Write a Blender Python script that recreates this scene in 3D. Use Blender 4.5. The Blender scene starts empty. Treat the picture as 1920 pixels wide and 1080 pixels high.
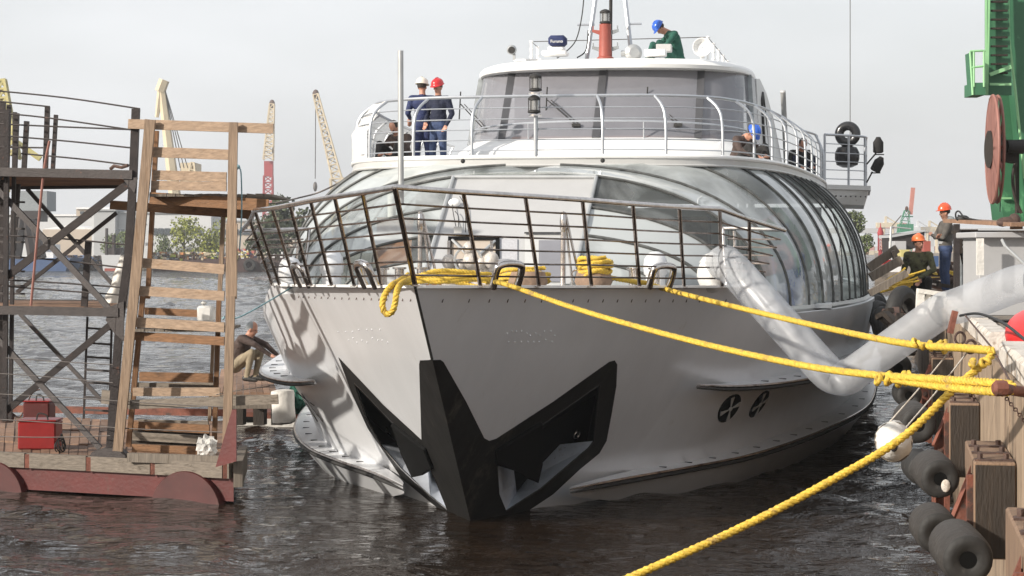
import bpy, bmesh, math, random
from mathutils import Vector, Matrix, Quaternion
from mathutils.geometry import tessellate_polygon
from mathutils.bvhtree import BVHTree
random.seed(7)
S = bpy.context.scene
COL = S.collection
R = math.radians
# ---------------------------------------------------------------- camera, sky, sun
YAW = R(9.3); F = 3700.0; HZ = 468.0
CAM = Vector((4.45, 0, 3.35))
FW = Vector((-math.sin(YAW), math.cos(YAW), 0)); RT = Vector((math.cos(YAW), math.sin(YAW), 0)); UP = Vector((0, 0, 1))
cd = bpy.data.cameras.new('camera'); cam = bpy.data.objects.new('camera', cd); COL.objects.link(cam)
cam.location = CAM; cam.rotation_euler = (R(90), 0, YAW)
cd.lens = F / 1920 * 36; cd.sensor_width = 36; cd.shift_y = -(540 - HZ) / 1920; cd.clip_end = 20000; cd.clip_start = .1
S.camera = cam
SUN = Vector((-.68, -.62, .40)).normalized()
el = math.asin(SUN.z); rot = math.atan2(SUN.x, SUN.y) % (2 * math.pi)
w = bpy.data.worlds.new('World'); S.world = w; w.use_nodes = True
nt = w.node_tree; nt.nodes.clear()
def wn(t, **k):
    n = nt.nodes.new(t)
    for a, b in k.items(): setattr(n, a, b)
    return n
sky = wn('ShaderNodeTexSky', sky_type='NISHITA', sun_disc=False, sun_elevation=el, sun_rotation=rot, altitude=0, air_density=1.2, dust_density=5.0, ozone_density=1.0)
tc = wn('ShaderNodeTexCoord'); mp = wn('ShaderNodeMapping'); mp.inputs['Scale'].default_value = (1, 1, 3.5)
nz = wn('ShaderNodeTexNoise'); nz.inputs['Scale'].default_value = 2.2; nz.inputs['Detail'].default_value = 5
cr = wn('ShaderNodeValToRGB'); cr.color_ramp.elements[0].position = .3; cr.color_ramp.elements[0].color = (.55, .55, .55, 1); cr.color_ramp.elements[1].position = .72; cr.color_ramp.elements[1].color = (.9, .9, .9, 1)
mx = wn('ShaderNodeMixRGB'); mx.inputs[2].default_value = (8.7, 8.85, 9.1, 1)
bg = wn('ShaderNodeBackground'); bg.inputs[1].default_value = .105
wo = wn('ShaderNodeOutputWorld')
L = nt.links.new
L(tc.outputs['Generated'], mp.inputs[0]); L(mp.outputs[0], nz.inputs[0]); L(nz.outputs[0], cr.inputs[0]); L(cr.outputs[0], mx.inputs[0])
L(sky.outputs[0], mx.inputs[1]); L(mx.outputs[0], bg.inputs[0]); L(bg.outputs[0], wo.inputs[0])
sd = bpy.data.lights.new('sun', 'SUN'); sd.energy = 5.0; sd.angle = R(1.4); sd.color = (1, .93, .83)
sun = bpy.data.objects.new('sun', sd); COL.objects.link(sun); sun.rotation_euler = SUN.to_track_quat('Z', 'Y').to_euler()
S.view_settings.view_transform = 'Standard'; S.view_settings.look = 'None'; S.view_settings.gamma = 1; S.view_settings.exposure = .2
S.render.resolution_x = 1920; S.render.resolution_y = 1080

# ---------------------------------------------------------------- projection helpers (photo pixel -> real point in the place)
def ray(x, y): return FW + RT * ((x - 960) / F) + UP * ((HZ - y) / F)
def P(x, y, Z): return CAM + ray(x, y) * Z
def PL(x, y, n, d):
    n = Vector(n); r = ray(x, y); return CAM + r * ((d - CAM.dot(n)) / r.dot(n))
def PZ(x, y, z): return PL(x, y, (0, 0, 1), z)
def PX(x, y, X=0): return PL(x, y, (1, 0, 0), X)
def nose(x, y, s, off=0):                 # flat nose plates of the hull
    a = .555; p = PL(x, y, (s, -a, -a * 1.1), -a * (20.75 + 1.1 * 2.94) + off * 1.3); return p

# ---------------------------------------------------------------- materials
def mat(name, col, rough=.6, metal=0., var=.12, vs=3., bump=0., bs=30., stretch=(1, 1, 1), alpha=1., spec=.5, dirt=None, ds=2., dth=.55, island=0., coat=0., trans=0.):
    m = bpy.data.materials.new(name); m.use_nodes = True; t = m.node_tree; b = t.nodes['Principled BSDF']
    b.inputs['Roughness'].default_value = rough; b.inputs['Metallic'].default_value = metal; b.inputs['Alpha'].default_value = alpha
    b.inputs['Specular IOR Level'].default_value = spec; b.inputs['Coat Weight'].default_value = coat; b.inputs['Transmission Weight'].default_value = trans
    N = t.nodes.new; K = t.links.new
    c = N('ShaderNodeTexCoord'); mpn = N('ShaderNodeMapping'); mpn.inputs['Scale'].default_value = stretch; K(c.outputs['Object'], mpn.inputs[0])
    n = N('ShaderNodeTexNoise'); n.inputs['Scale'].default_value = vs; n.inputs['Detail'].default_value = 6; n.inputs['Roughness'].default_value = .65; K(mpn.outputs[0], n.inputs[0])
    r = N('ShaderNodeMapRange'); r.inputs[1].default_value = .3; r.inputs[2].default_value = .7; r.inputs[3].default_value = 1 - var; r.inputs[4].default_value = 1 + var; K(n.outputs[0], r.inputs[0])
    out = r.outputs[0]
    if island:
        g = N('ShaderNodeNewGeometry'); r2 = N('ShaderNodeMapRange'); r2.inputs[3].default_value = 1 - island; r2.inputs[4].default_value = 1 + island; K(g.outputs['Random Per Island'], r2.inputs[0])
        mu = N('ShaderNodeMath'); mu.operation = 'MULTIPLY'; K(out, mu.inputs[0]); K(r2.outputs[0], mu.inputs[1]); out = mu.outputs[0]
    mix = N('ShaderNodeMixRGB'); mix.blend_type = 'MULTIPLY'; mix.inputs[0].default_value = 1; mix.inputs[1].default_value = (*col, 1); K(out, mix.inputs[2])
    co = mix.outputs[0]
    if dirt:
        n2 = N('ShaderNodeTexNoise'); n2.inputs['Scale'].default_value = ds; n2.inputs['Detail'].default_value = 9; n2.inputs['Roughness'].default_value = .72; K(mpn.outputs[0], n2.inputs[0])
        r3 = N('ShaderNodeMapRange'); r3.inputs[1].default_value = dth; r3.inputs[2].default_value = dth + .08; K(n2.outputs[0], r3.inputs[0])
        m2 = N('ShaderNodeMixRGB'); K(r3.outputs[0], m2.inputs[0]); K(co, m2.inputs[1]); m2.inputs[2].default_value = (*dirt, 1); co = m2.outputs[0]
    K(co, b.inputs['Base Color'])
    if bump:
        n3 = N('ShaderNodeTexNoise'); n3.inputs['Scale'].default_value = bs; n3.inputs['Detail'].default_value = 5; K(mpn.outputs[0], n3.inputs[0])
        bp = N('ShaderNodeBump'); bp.inputs['Strength'].default_value = min(1, bump); bp.inputs['Distance'].default_value = .02; K(n3.outputs[0], bp.inputs['Height']); K(bp.outputs[0], b.inputs['Normal'])
    return m
M = {}
M['hull'] = mat('silver_paint', (.67, .68, .70), .3, .22, .05, .6, .25, 1.3, stretch=(2.2, 2.2, .3), dirt=(.58, .58, .575), ds=1.1, dth=.64, spec=.6)
M['white'] = mat('white_paint', (.8, .8, .79), .3, 0, .03, 1.5, .08, 4, dirt=(.6, .58, .54), ds=3, dth=.66)
M['greypaint'] = mat('grey_paint', (.5, .5, .49), .4, .1, .06, 2, dirt=(.3, .28, .25), ds=4, dth=.63)
M['black'] = mat('black_paint', (.011, .0105, .010), .55, 0, .5, 2.5, .15, 14, spec=.3, dirt=(.05, .043, .036), ds=1.6, dth=.56, stretch=(1, 1, .4))
M['blackmatt'] = mat('black_matt', (.004, .004, .004), .8, spec=.15)
M['rubber'] = mat('black_rubber', (.02, .019, .018), .7, 0, .3, 8, .3, 20, dirt=(.08, .07, .06), ds=6, dth=.6)
M['gloss_rubber'] = mat('glossy_rubber', (.02, .02, .022), .22, 0, .2, 5)
M['greyrubber'] = mat('worn_rubber', (.034, .03, .027), .72, 0, .35, 4, .6, 25, dirt=(.04, .037, .034), ds=5, dth=.55)
M['steel'] = mat('stainless_steel', (.55, .52, .5), .2, 1, .25, 6, .15, 9, dirt=(.22, .15, .11), ds=5, dth=.62)
M['darksteel'] = mat('rail_steel', (.34, .29, .26), .26, 1, .4, 5, .15, 9, dirt=(.12, .08, .06), ds=4, dth=.56)
M['alu'] = mat('brushed_aluminium', (.44, .46, .49), .35, .6, .08, 5)
M['rust'] = mat('rusty_steel', (.075, .045, .036), .78, .1, .4, 6, .5, 40, dirt=(.17, .075, .04), ds=5, dth=.57)
M['rustred'] = mat('rusty_red_steel', (.16, .055, .035), .75, 0, .4, 5, .4, 35, dirt=(.06, .035, .028), ds=4, dth=.55)
M['scaf'] = mat('dark_scaffold_steel', (.034, .027, .026), .62, .2, .3, 7, .3, 40, dirt=(.13, .06, .04), ds=6, dth=.62)
M['wood'] = mat('new_timber', (.31, .205, .13), .75, 0, .22, 5, .3, 30, stretch=(1, 1, 1), dirt=(.22, .13, .07), ds=9, dth=.68, island=.12)
M['woodor'] = mat('orange_timber', (.17, .085, .038), .75, 0, .25, 6, .3, 30, island=.15)
M['woodgrey'] = mat('weathered_timber', (.15, .125, .10), .85, 0, .3, 6, .5, 40, dirt=(.1, .08, .06), ds=7, dth=.6, island=.15)
M['wooddeck'] = mat('deck_planks', (.21, .125, .08), .8, 0, .3, 4, .4, 30, dirt=(.13, .07, .045), ds=3, dth=.58, island=.28)
M['red'] = mat('red_paint', (.08, .0085, .007), .55, 0, .25, 2, .2, 20, dirt=(.07, .03, .022), ds=3, dth=.6)
M['redbright'] = mat('bright_red_paint', (.22, .009, .008), .4, 0, .15, 4, dirt=(.16, .02, .015), ds=5, dth=.62)
M['redrubber'] = mat('red_vinyl', (.6, .03, .03), .35, 0, .08, 4)
M['redlamp'] = mat('brick_red_paint', (.30, .075, .055), .5, 0, .1, 8)
M['rope'] = mat('yellow_rope', (.58, .39, .045), .6, 0, .3, 25, .5, 60, dirt=(.33, .22, .06), ds=5, dth=.56)
M['bluerope'] = mat('blue_rope', (.2, .33, .37), .8, 0, .25, 20)
M['wire'] = mat('steel_wire', (.09, .08, .075), .5, .6, .2, 20)
M['cable'] = mat('black_cable', (.012, .012, .012), .6)
M['concrete'] = mat('quay_concrete', (.29, .215, .15), .88, 0, .35, 1.6, .8, 18, stretch=(2, 2, .5), dirt=(.12, .075, .048), ds=1.3, dth=.53)
M['concwhite'] = mat('whitewashed_concrete', (.55, .51, .46), .85, 0, .15, 4, .7, 25, dirt=(.24, .18, .13), ds=3.5, dth=.53)
M['quaytop'] = mat('quay_ground', (.2, .165, .13), .9, 0, .3, 1.2, .8, 12, dirt=(.09, .075, .06), ds=.7, dth=.52)
M['timberdark'] = mat('dark_timber', (.022, .015, .010), .75, 0, .5, 3, .5, 20, stretch=(3, 3, .6), dirt=(.07, .045, .028), ds=3, dth=.6)
M['timberbrown'] = mat('fender_timber', (.2, .13, .085), .85, 0, .3, 4, .5, 25, stretch=(2, 2, .5), dirt=(.1, .06, .04), ds=3, dth=.58)
M['green'] = mat('green_crane_paint', (.035, .13, .065), .5, 0, .18, .8, .1, 10, dirt=(.09, .26, .13), ds=1.4, dth=.57)
M['greenlight'] = mat('pale_green_paint', (.25, .5, .25), .5, 0, .15, 2)
M['pinkred'] = mat('reel_oxide_paint', (.27, .12, .095), .65, 0, .15, 4, dirt=(.22, .1, .08), ds=5, dth=.6)
M['cab'] = mat('cabinet_grey', (.38, .38, .385), .5, 0, .05, 2, dirt=(.4, .37, .32), ds=2.5, dth=.64)
M['navy'] = mat('navy_cloth', (.018, .028, .09), .8, 0, .3, 8, .8, 18)
M['darknavy'] = mat('dark_navy_cloth', (.01, .014, .035), .85, 0, .3, 8, .8, 18)
M['blackcloth'] = mat('black_cloth', (.015, .014, .014), .85, 0, .3, 8, .8, 18)
M['greycloth'] = mat('grey_hoodie_cloth', (.11, .10, .09), .9, 0, .2, 7, .9, 16)
M['greycloth2'] = mat('grey_work_jacket', (.25, .27, .28), .9, 0, .2, 7, .9, 16)
M['greencloth'] = mat('green_work_jacket', (.015, .085, .06), .85, 0, .25, 7, .9, 16)
M['browncloth'] = mat('brown_jacket', (.06, .04, .034), .85, 0, .3, 7, .9, 16)
M['khaki'] = mat('khaki_trousers', (.25, .205, .14), .9, 0, .2, 7, .9, 16)
M['jeans'] = mat('jeans_cloth', (.035, .055, .12), .85, 0, .4, 6, .9, 20)
M['camo'] = mat('camouflage_cloth', (.085, .085, .045), .9, 0, .25, 10, .8, 18, dirt=(.03, .026, .02), ds=9, dth=.52)
M['skin'] = mat('skin', (.44, .22, .15), .5, 0, .08, 12)
M['hair'] = mat('hair', (.03, .022, .016), .7, 0, .3, 60, .6, 80)
M['boot'] = mat('boots', (.02, .018, .016), .55)
M['eye'] = mat('eye_dark', (.02, .016, .014), .3)
for n, c in dict(helmet_white=(.72, .68, .58), helmet_red=(.55, .02, .025), helmet_blue=(.02, .10, .48), helmet_orange=(.72, .09, .03), helmet_orange2=(.75, .17, .05)).items():
    M[n] = mat(n, c, .25, 0, .05, 5, coat=.3)
M['glassdark'] = mat('windscreen_glass', (.25, .25, .275), .05, 0, .1, 1.2, 0.03, 1.5, alpha=.68, spec=.9)
M['lampglass'] = mat('lamp_glass', (.35, .35, .34), .05, 0, .2, 10, alpha=.6, spec=.9)
M['sheet'] = mat('translucent_sheet', (.78, .77, .74), .35, 0, .1, 3, .8, 6, alpha=.7)
M['canvas'] = mat('white_canvas', (.62, .6, .56), .85, 0, .1, 5, .9, 12, dirt=(.3, .27, .23), ds=4, dth=.62)
M['curtain'] = mat('curtain', (.4, .4, .42), .9, 0, .15, 3, stretch=(8, 8, .3))
M['console'] = mat('console_wood', (.5, .25, .14), .5, 0, .1, 5)
M['cardboard'] = mat('brown_cover', (.25, .17, .12), .85, 0, .3, 8, .8, 12)
M['crumple'] = mat('crumpled_film', (.5, .46, .42), .3, 0, .45, 9, 1., 9, alpha=.9, spec=.8)
M['blue'] = mat('blue_paint', (.02, .09, .36), .45); M['teal'] = mat('teal_plastic', (.03, .3, .26), .5)
M['mirrorless'] = mat('galvanised', (.45, .46, .46), .4, .5)
M['craneyellow'] = mat('crane_yellow', (.52, .44, .31), .6, 0, .1, .3)
M['craneyellow2'] = mat('crane_bright_yellow', (.5, .44, .18), .6, 0, .1, .5)
M['shed'] = mat('shed_wall', (.50, .51, .52), .8, 0, .08, .08, stretch=(1, 1, 4)); M['shedroof'] = mat('shed_roof', (.36, .37, .38), .8, 0, .1, .1)
M['brick'] = mat('beige_wall', (.42, .36, .30), .85, 0, .12, .15); M['win'] = mat('window_glass', (.07, .08, .09), .2)
M['leaf'] = mat('leaves', (.11, .14, .05), .7, 0, .3, .6, island=.5); M['leafdark'] = mat('dark_leaves', (.05, .065, .03), .7, 0, .3, .6, island=.5); M['leafyel'] = mat('yellow_green_leaves', (.20, .22, .035), .7, 0, .3, .6, island=.45)
M['bark'] = mat('bark', (.08, .06, .045), .9); M['bank'] = mat('bank_earth', (.16, .14, .11), .9, 0, .3, .1)
M['barge'] = mat('barge_hull', (.055, .028, .025), .7, 0, .3, .3); M['bargeorange'] = mat('barge_cargo', (.38, .16, .05), .8, 0, .5, .6, dirt=(.12, .08, .05), ds=.8, dth=.5)
M['boatblue'] = mat('boat_blue', (.05, .09, .19), .5); M['boatwhite'] = mat('boat_white', (.7, .7, .7), .5)
M['conrete_far'] = mat('bridge_concrete', (.4, .4, .4), .9, 0, .05, .05)
M['pinkboom'] = mat('pink_boom_paint', (.42, .19, .16), .7); M['greenlat'] = mat('green_lattice_paint', (.06, .2, .13), .7); M['redlat'] = mat('red_lattice_paint', (.3, .03, .035), .7)
def mix_film(name, col, amount, rough=.18, ns=1.3, bstr=.5, tint=(1, 1, 1), lo=.25, hi=.8, jit=.26):
    """clear glass or film with milky patches and wavy reflections"""
    m = bpy.data.materials.new(name); m.use_nodes = True; t = m.node_tree; N = t.nodes.new; K = t.links.new
    b = t.nodes['Principled BSDF']; o = t.nodes['Material Output']
    b.inputs['Roughness'].default_value = rough; b.inputs['Specular IOR Level'].default_value = .9
    c = N('ShaderNodeTexCoord'); n = N('ShaderNodeTexNoise'); n.inputs['Scale'].default_value = ns; n.inputs['Detail'].default_value = 6; n.inputs['Distortion'].default_value = 1.2; K(c.outputs['Object'], n.inputs[0])
    oi = N('ShaderNodeObjectInfo'); ad = N('ShaderNodeMath'); ad.operation = 'MULTIPLY_ADD'; ad.inputs[1].default_value = jit; K(oi.outputs['Random'], ad.inputs[0]); sb = N('ShaderNodeMath'); sb.operation = 'SUBTRACT'; sb.inputs[1].default_value = jit / 2; K(n.outputs[0], sb.inputs[0]); K(sb.outputs[0], ad.inputs[2])
    r = N('ShaderNodeMapRange'); r.inputs[1].default_value = .35; r.inputs[2].default_value = .68; r.inputs[3].default_value = lo; r.inputs[4].default_value = hi; K(ad.outputs[0], r.inputs[0])
    mc = N('ShaderNodeMixRGB'); mc.inputs[1].default_value = (*[v * .55 for v in col], 1); mc.inputs[2].default_value = (*col, 1); K(r.outputs[0], mc.inputs[0]); K(mc.outputs[0], b.inputs['Base Color'])
    n3 = N('ShaderNodeTexNoise'); n3.inputs['Scale'].default_value = ns * 1.7; n3.inputs['Detail'].default_value = 3; K(c.outputs['Object'], n3.inputs[0])
    bp = N('ShaderNodeBump'); bp.inputs['Strength'].default_value = bstr; bp.inputs['Distance'].default_value = .08; K(n3.outputs[0], bp.inputs['Height']); K(bp.outputs[0], b.inputs['Normal'])
    tr = N('ShaderNodeBsdfTransparent'); tr.inputs[0].default_value = (*tint, 1); ms = N('ShaderNodeMixShader'); K(r.outputs[0], ms.inputs[0]); K(tr.outputs[0], ms.inputs[1]); K(b.outputs[0], ms.inputs[2]); K(ms.outputs[0], o.inputs[0])
    return m
M['dome'] = mix_film('dome_glass', (.5, .53, .53), 1, .04, .5, .12, (.86, .9, .88), .16, .86, .5)
M['film'] = mix_film('polythene_tube', (.70, .72, .75), 1, .3, .9, .12, (.95, .96, .98), .32, .47)
def water_mat(nm='river_water', col=(.014, .0085, .005, 1), rgh=.03, bsc=1.):
    m = bpy.data.materials.new(nm); m.use_nodes = True; t = m.node_tree; N = t.nodes.new; K = t.links.new; b = t.nodes['Principled BSDF']
    b.inputs['Base Color'].default_value = col; b.inputs['Roughness'].default_value = rgh; b.inputs['IOR'].default_value = 1.333
    c = N('ShaderNodeTexCoord'); last = None
    for sc, st, dist, det in (((.7, 1.1, 1), 1., .12, 2), ((1.9, 3.6, 1), 1., .1, 4), ((7, 13, 1), 1., .03, 3)):
        mpn = N('ShaderNodeMapping'); mpn.inputs['Scale'].default_value = sc; mpn.inputs['Rotation'].default_value = (0, 0, .2); K(c.outputs['Object'], mpn.inputs[0])
        n = N('ShaderNodeTexNoise'); n.inputs['Scale'].default_value = 1; n.inputs['Detail'].default_value = det; n.inputs['Distortion'].default_value = .5; K(mpn.outputs[0], n.inputs[0])
        bp = N('ShaderNodeBump'); bp.inputs['Strength'].default_value = st; bp.inputs['Distance'].default_value = dist * bsc; K(n.outputs[0], bp.inputs['Height'])
        if last: K(last.outputs[0], bp.inputs['Normal'])
        last = bp
    K(last.outputs[0], b.inputs['Normal']); return m
M['greypanel'] = mat('panel_paint', (.40, .40, .40), .4, 0, .05, 2)
for k_, c_, d_ in (('wood', (.27, .19, .13), (.2, .125, .07)), ('woodor', (.17, .085, .038), (.09, .045, .02)), ('woodgrey', (.15, .125, .10), (.07, .055, .04))):
    for sf, st_ in (('', (14, 14, 1.1)), ('h', (1.1, 14, 14))): M[k_ + sf] = mat(k_ + '_grain' + sf, c_, .78, 0, .3, 2.2, .5, 3, stretch=st_, dirt=d_, ds=1.0, dth=.58, island=.14)
M['pocket'] = mat('pocket_plating', (.55, .58, .63), .3, .35, .15, 4, dirt=(.35, .34, .33), ds=4, dth=.6)
M['rib'] = mat('dome_rib_seal', (.07, .072, .07), .5, 0, .5, 9)
M['reddark'] = mat('dark_red_paint', (.055, .007, .006), .5, 0, .3, 2, dirt=(.06, .02, .015), ds=4, dth=.6)
M['pillar'] = mat('pillar_paint', (.06, .06, .065), .4)
M['water'] = water_mat(); M['water_far'] = water_mat('open_river_water', (.03, .03, .028, 1), .15, 5.)

# ---------------------------------------------------------------- mesh helpers
ORG = {}
def cm(pts, k=6):
    pts = [Vector(p) for p in pts]; out = []
    for i in range(len(pts) - 1):
        p0 = pts[max(i - 1, 0)]; p1 = pts[i]; p2 = pts[i + 1]; p3 = pts[min(i + 2, len(pts) - 1)]
        for j in range(k):
            t = j / k; out.append(.5 * (2 * p1 + (p2 - p0) * t + (2 * p0 - 5 * p1 + 4 * p2 - p3) * t * t + (3 * p1 - p0 - 3 * p2 + p3) * t ** 3))
    out.append(pts[-1]); return out
class MB:
    def __init__(s): s.v = []; s.f = []; s.m = []
    def add(s, vs, fs, mi=0):
        o = len(s.v); s.v += [Vector(v) for v in vs]; s.f += [tuple(i + o for i in f) for f in fs]; s.m += [mi] * len(fs); return s
    def hexa(s, p, mi=0):   # 8 points: bottom 4, top 4
        return s.add(p, [(0, 3, 2, 1), (4, 5, 6, 7), (0, 1, 5, 4), (1, 2, 6, 5), (2, 3, 7, 6), (3, 0, 4, 7)], mi)
    def box(s, c, d, mi=0, rz=0):
        c = Vector(c); x, y, z = d[0] / 2, d[1] / 2, d[2] / 2; q = Matrix.Rotation(rz, 3, 'Z')
        return s.hexa([c + q @ Vector(v) for v in ((-x, -y, -z), (x, -y, -z), (x, y, -z), (-x, y, -z), (-x, -y, z), (x, -y, z), (x, y, z), (-x, y, z))], mi)
    def bar(s, a, b, wd, h, up=UP, mi=0):
        a = Vector(a); b = Vector(b); d = (b - a).normalized(); up = Vector(up)
        if abs(d.dot(up)) > .97: up = FW
        sd_ = d.cross(up).normalized() * (wd / 2); u = sd_.cross(d).normalized() * (h / 2)
        return s.hexa([a - sd_ - u, a + sd_ - u, b + sd_ - u, b - sd_ - u, a - sd_ + u, a + sd_ + u, b + sd_ + u, b - sd_ + u], mi)
    def tube(s, pts, r, n=8, mi=0, cap=True):
        pts = [Vector(p) for p in pts]; k = len(pts); rs = r if isinstance(r, (list, tuple)) else [r] * k
        t0 = (pts[1] - pts[0]).normalized(); a = Vector((0, 0, 1)) if abs(t0.z) < .9 else Vector((1, 0, 0)); u = t0.cross(a).normalized(); vs = []
        for i, p in enumerate(pts):
            t = (pts[min(i + 1, k - 1)] - pts[max(i - 1, 0)]).normalized(); u = (u - t * u.dot(t)).normalized(); w_ = t.cross(u)
            vs += [p + (u * math.cos(2 * math.pi * j / n) + w_ * math.sin(2 * math.pi * j / n)) * rs[i] for j in range(n)]
        fs = [(i * n + j, i * n + (j + 1) % n, (i + 1) * n + (j + 1) % n, (i + 1) * n + j) for i in range(k - 1) for j in range(n)]
        if cap: fs += [tuple(range(n))[::-1], tuple((k - 1) * n + j for j in range(n))]
        return s.add(vs, fs, mi)
    def lathe(s, prof, c, ax=(0, 0, 1), n=20, mi=0, cap=True):  # prof: (radius, along)
        c = Vector(c); ax = Vector(ax).normalized(); return s.tube_prof([(c + ax * h, r) for r, h in prof], ax, n, mi, cap)
    def tube_prof(s, pr, ax, n, mi, cap):
        a = Vector((0, 0, 1)) if abs(ax.z) < .9 else Vector((1, 0, 0)); u = ax.cross(a).normalized(); w_ = ax.cross(u); vs = []
        for p, r in pr: vs += [p + (u * math.cos(2 * math.pi * j / n) + w_ * math.sin(2 * math.pi * j / n)) * max(r, 1e-4) for j in range(n)]
        k = len(pr); fs = [(i * n + j, i * n + (j + 1) % n, (i + 1) * n + (j + 1) % n, (i + 1) * n + j) for i in range(k - 1) for j in range(n)]
        if cap: fs += [tuple(range(n))[::-1], tuple((k - 1) * n + j for j in range(n))]
        return s.add(vs, fs, mi)
    def torus(s, c, ax, Rr, r, n=28, k=10, mi=0):
        c = Vector(c); ax = Vector(ax).normalized(); a = Vector((0, 0, 1)) if abs(ax.z) < .9 else Vector((1, 0, 0)); u = ax.cross(a).normalized(); w_ = ax.cross(u); vs = []
        for i in range(n):
            d = u * math.cos(2 * math.pi * i / n) + w_ * math.sin(2 * math.pi * i / n)
            vs += [c + d * (Rr + r * math.cos(2 * math.pi * j / k)) + ax * r * math.sin(2 * math.pi * j / k) for j in range(k)]
        return s.add(vs, [(i * k + j, ((i + 1) % n) * k + j, ((i + 1) % n) * k + (j + 1) % k, i * k + (j + 1) % k) for i in range(n) for j in range(k)], mi)
    def ell(s, c, rad, q=None, n=14, k=9, mi=0, zmin=-1.):
        c = Vector(c); vs = []; q = q or Matrix.Identity(3)
        for i in range(k + 1):
            a = math.pi / 2 - (math.pi / 2 - math.asin(zmin)) * i / k
            vs += [c + q @ Vector((rad[0] * math.cos(a) * math.cos(2 * math.pi * j / n), rad[1] * math.cos(a) * math.sin(2 * math.pi * j / n), rad[2] * math.sin(a))) for j in range(n)]
        fs = [(i * n + j, (i + 1) * n + j, (i + 1) * n + (j + 1) % n, i * n + (j + 1) % n) for i in range(k) for j in range(n)]
        fs += [tuple(k * n + j for j in range(n))]
        return s.add(vs, fs, mi)
    def poly(s, pts, vec, mi=0):          # extruded polygon
        n = len(pts); a = [Vector(p) for p in pts]; vec = Vector(vec); b = [p + vec for p in a]
        tr = tessellate_polygon([a]); fs = [tuple(t) for t in tr] + [tuple(i + n for i in t)[::-1] for t in tr] + [(i, (i + 1) % n, (i + 1) % n + n, i + n) for i in range(n)]
        return s.add(a + b, fs, mi)
    def grid(s, rows, mi=0, closed=False):
        n = len(rows[0]); vs = [p for r in rows for p in r]
        fs = [(i * n + j, i * n + (j + 1) % n, (i + 1) * n + (j + 1) % n, (i + 1) * n + j) for i in range(len(rows) - 1) for j in range(n if closed else n - 1)]
        return s.add(vs, fs, mi)
    def build(s, name, mats, parent=None, smooth=40, solid=0, bevel=0, **tags):
        o_ = ORG.get(parent.name, Vector()) if parent else Vector()
        me = bpy.data.meshes.new(name); me.from_pydata([v - o_ for v in s.v], [], s.f)
        if not isinstance(mats, (list, tuple)): mats = [mats]
        for m in mats: me.materials.append(M[m] if isinstance(m, str) else m)
        me.polygons.foreach_set('material_index', s.m)
        bm = bmesh.new(); bm.from_mesh(me); bmesh.ops.remove_doubles(bm, verts=bm.verts, dist=1e-5)
        if not solid: bmesh.ops.recalc_face_normals(bm, faces=bm.faces)
        if bevel: bmesh.ops.bevel(bm, geom=[e for e in bm.edges if len(e.link_faces) == 2 and e.calc_face_angle(0) > .5], offset=bevel, segments=1, affect='EDGES')
        bm.to_mesh(me); bm.free()
        if smooth:
            me.polygons.foreach_set('use_smooth', [True] * len(me.polygons)); me.set_sharp_from_angle(angle=R(smooth))
        o = bpy.data.objects.new(name, me); COL.objects.link(o)
        if solid:
            md = o.modifiers.new('thickness', 'SOLIDIFY'); md.thickness = solid; md.offset = 0
        if parent: o.parent = parent; ORG[o.name] = o_
        else: ORG[o.name] = o_
        for k, v in tags.items(): o[k] = v
        return o
def thing(name, label, cat, loc=(0, 0, 0), group=None):
    o = bpy.data.objects.new(name, None); o.empty_display_size = .2; COL.objects.link(o); o.location = loc; ORG[o.name] = Vector(loc)
    o['label'] = label; o['category'] = cat
    if group: o['group'] = group
    return o
def top(o, label, cat, group=None):
    o['label'] = label; o['category'] = cat
    if group: o['group'] = group
    return o
def rope_mb(pts, r, strands=3, pitch=.14, seg=.02):
    """laid rope: strands twisted round the path"""
    pts = cm(pts, 12); d = [0]
    for a, b in zip(pts, pts[1:]): d.append(d[-1] + (b - a).length)
    n = max(8, int(d[-1] / seg)); mb = MB(); line = []; j = 0
    for i in range(n + 1):
        t = d[-1] * i / n
        while j < len(d) - 2 and d[j + 1] < t: j += 1
        line.append(pts[j].lerp(pts[j + 1], (t - d[j]) / max(1e-9, d[j + 1] - d[j])))
    u = None; fr = []
    for i, p in enumerate(line):
        t = (line[min(i + 1, n)] - line[max(i - 1, 0)]).normalized()
        if u is None: u = t.cross(UP).normalized() if abs(t.z) < .9 else t.cross(Vector((1, 0, 0))).normalized()
        u = (u - t * u.dot(t)).normalized(); fr.append((u.copy(), t.cross(u)))
    for k in range(strands):
        q = []
        for i, p in enumerate(line):
            a = 2 * math.pi * (k / strands + d[-1] * i / n / pitch); q.append(p + (fr[i][0] * math.cos(a) + fr[i][1] * math.sin(a)) * r * .56)
        mb.tube(q, r * .52, 6)
    return mb
def lattice(a, b, w0, w1, n, r, mb=None):
    """square lattice mast between two points"""
    mb = mb or MB(); a = Vector(a); b = Vector(b); d = (b - a).normalized(); s1 = d.cross(RT if abs(d.dot(RT)) < .9 else UP).normalized(); s2 = d.cross(s1)
    lv = []
    for i in range(n + 1):
        t = i / n; c = a.lerp(b, t); w_ = (w0 + (w1 - w0) * t) / 2; lv.append([c + s1 * w_ * p + s2 * w_ * q for p, q in ((-1, -1), (1, -1), (1, 1), (-1, 1))])
    for i in range(n):
        for j in range(4):
            mb.bar(lv[i][j], lv[i + 1][j], r * 1.3, r * 1.3); mb.bar(lv[i][j], lv[i + 1][(j + 1) % 4], r, r); mb.bar(lv[i + 1][j], lv[i + 1][(j + 1) % 4], r, r)
    return mb
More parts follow.
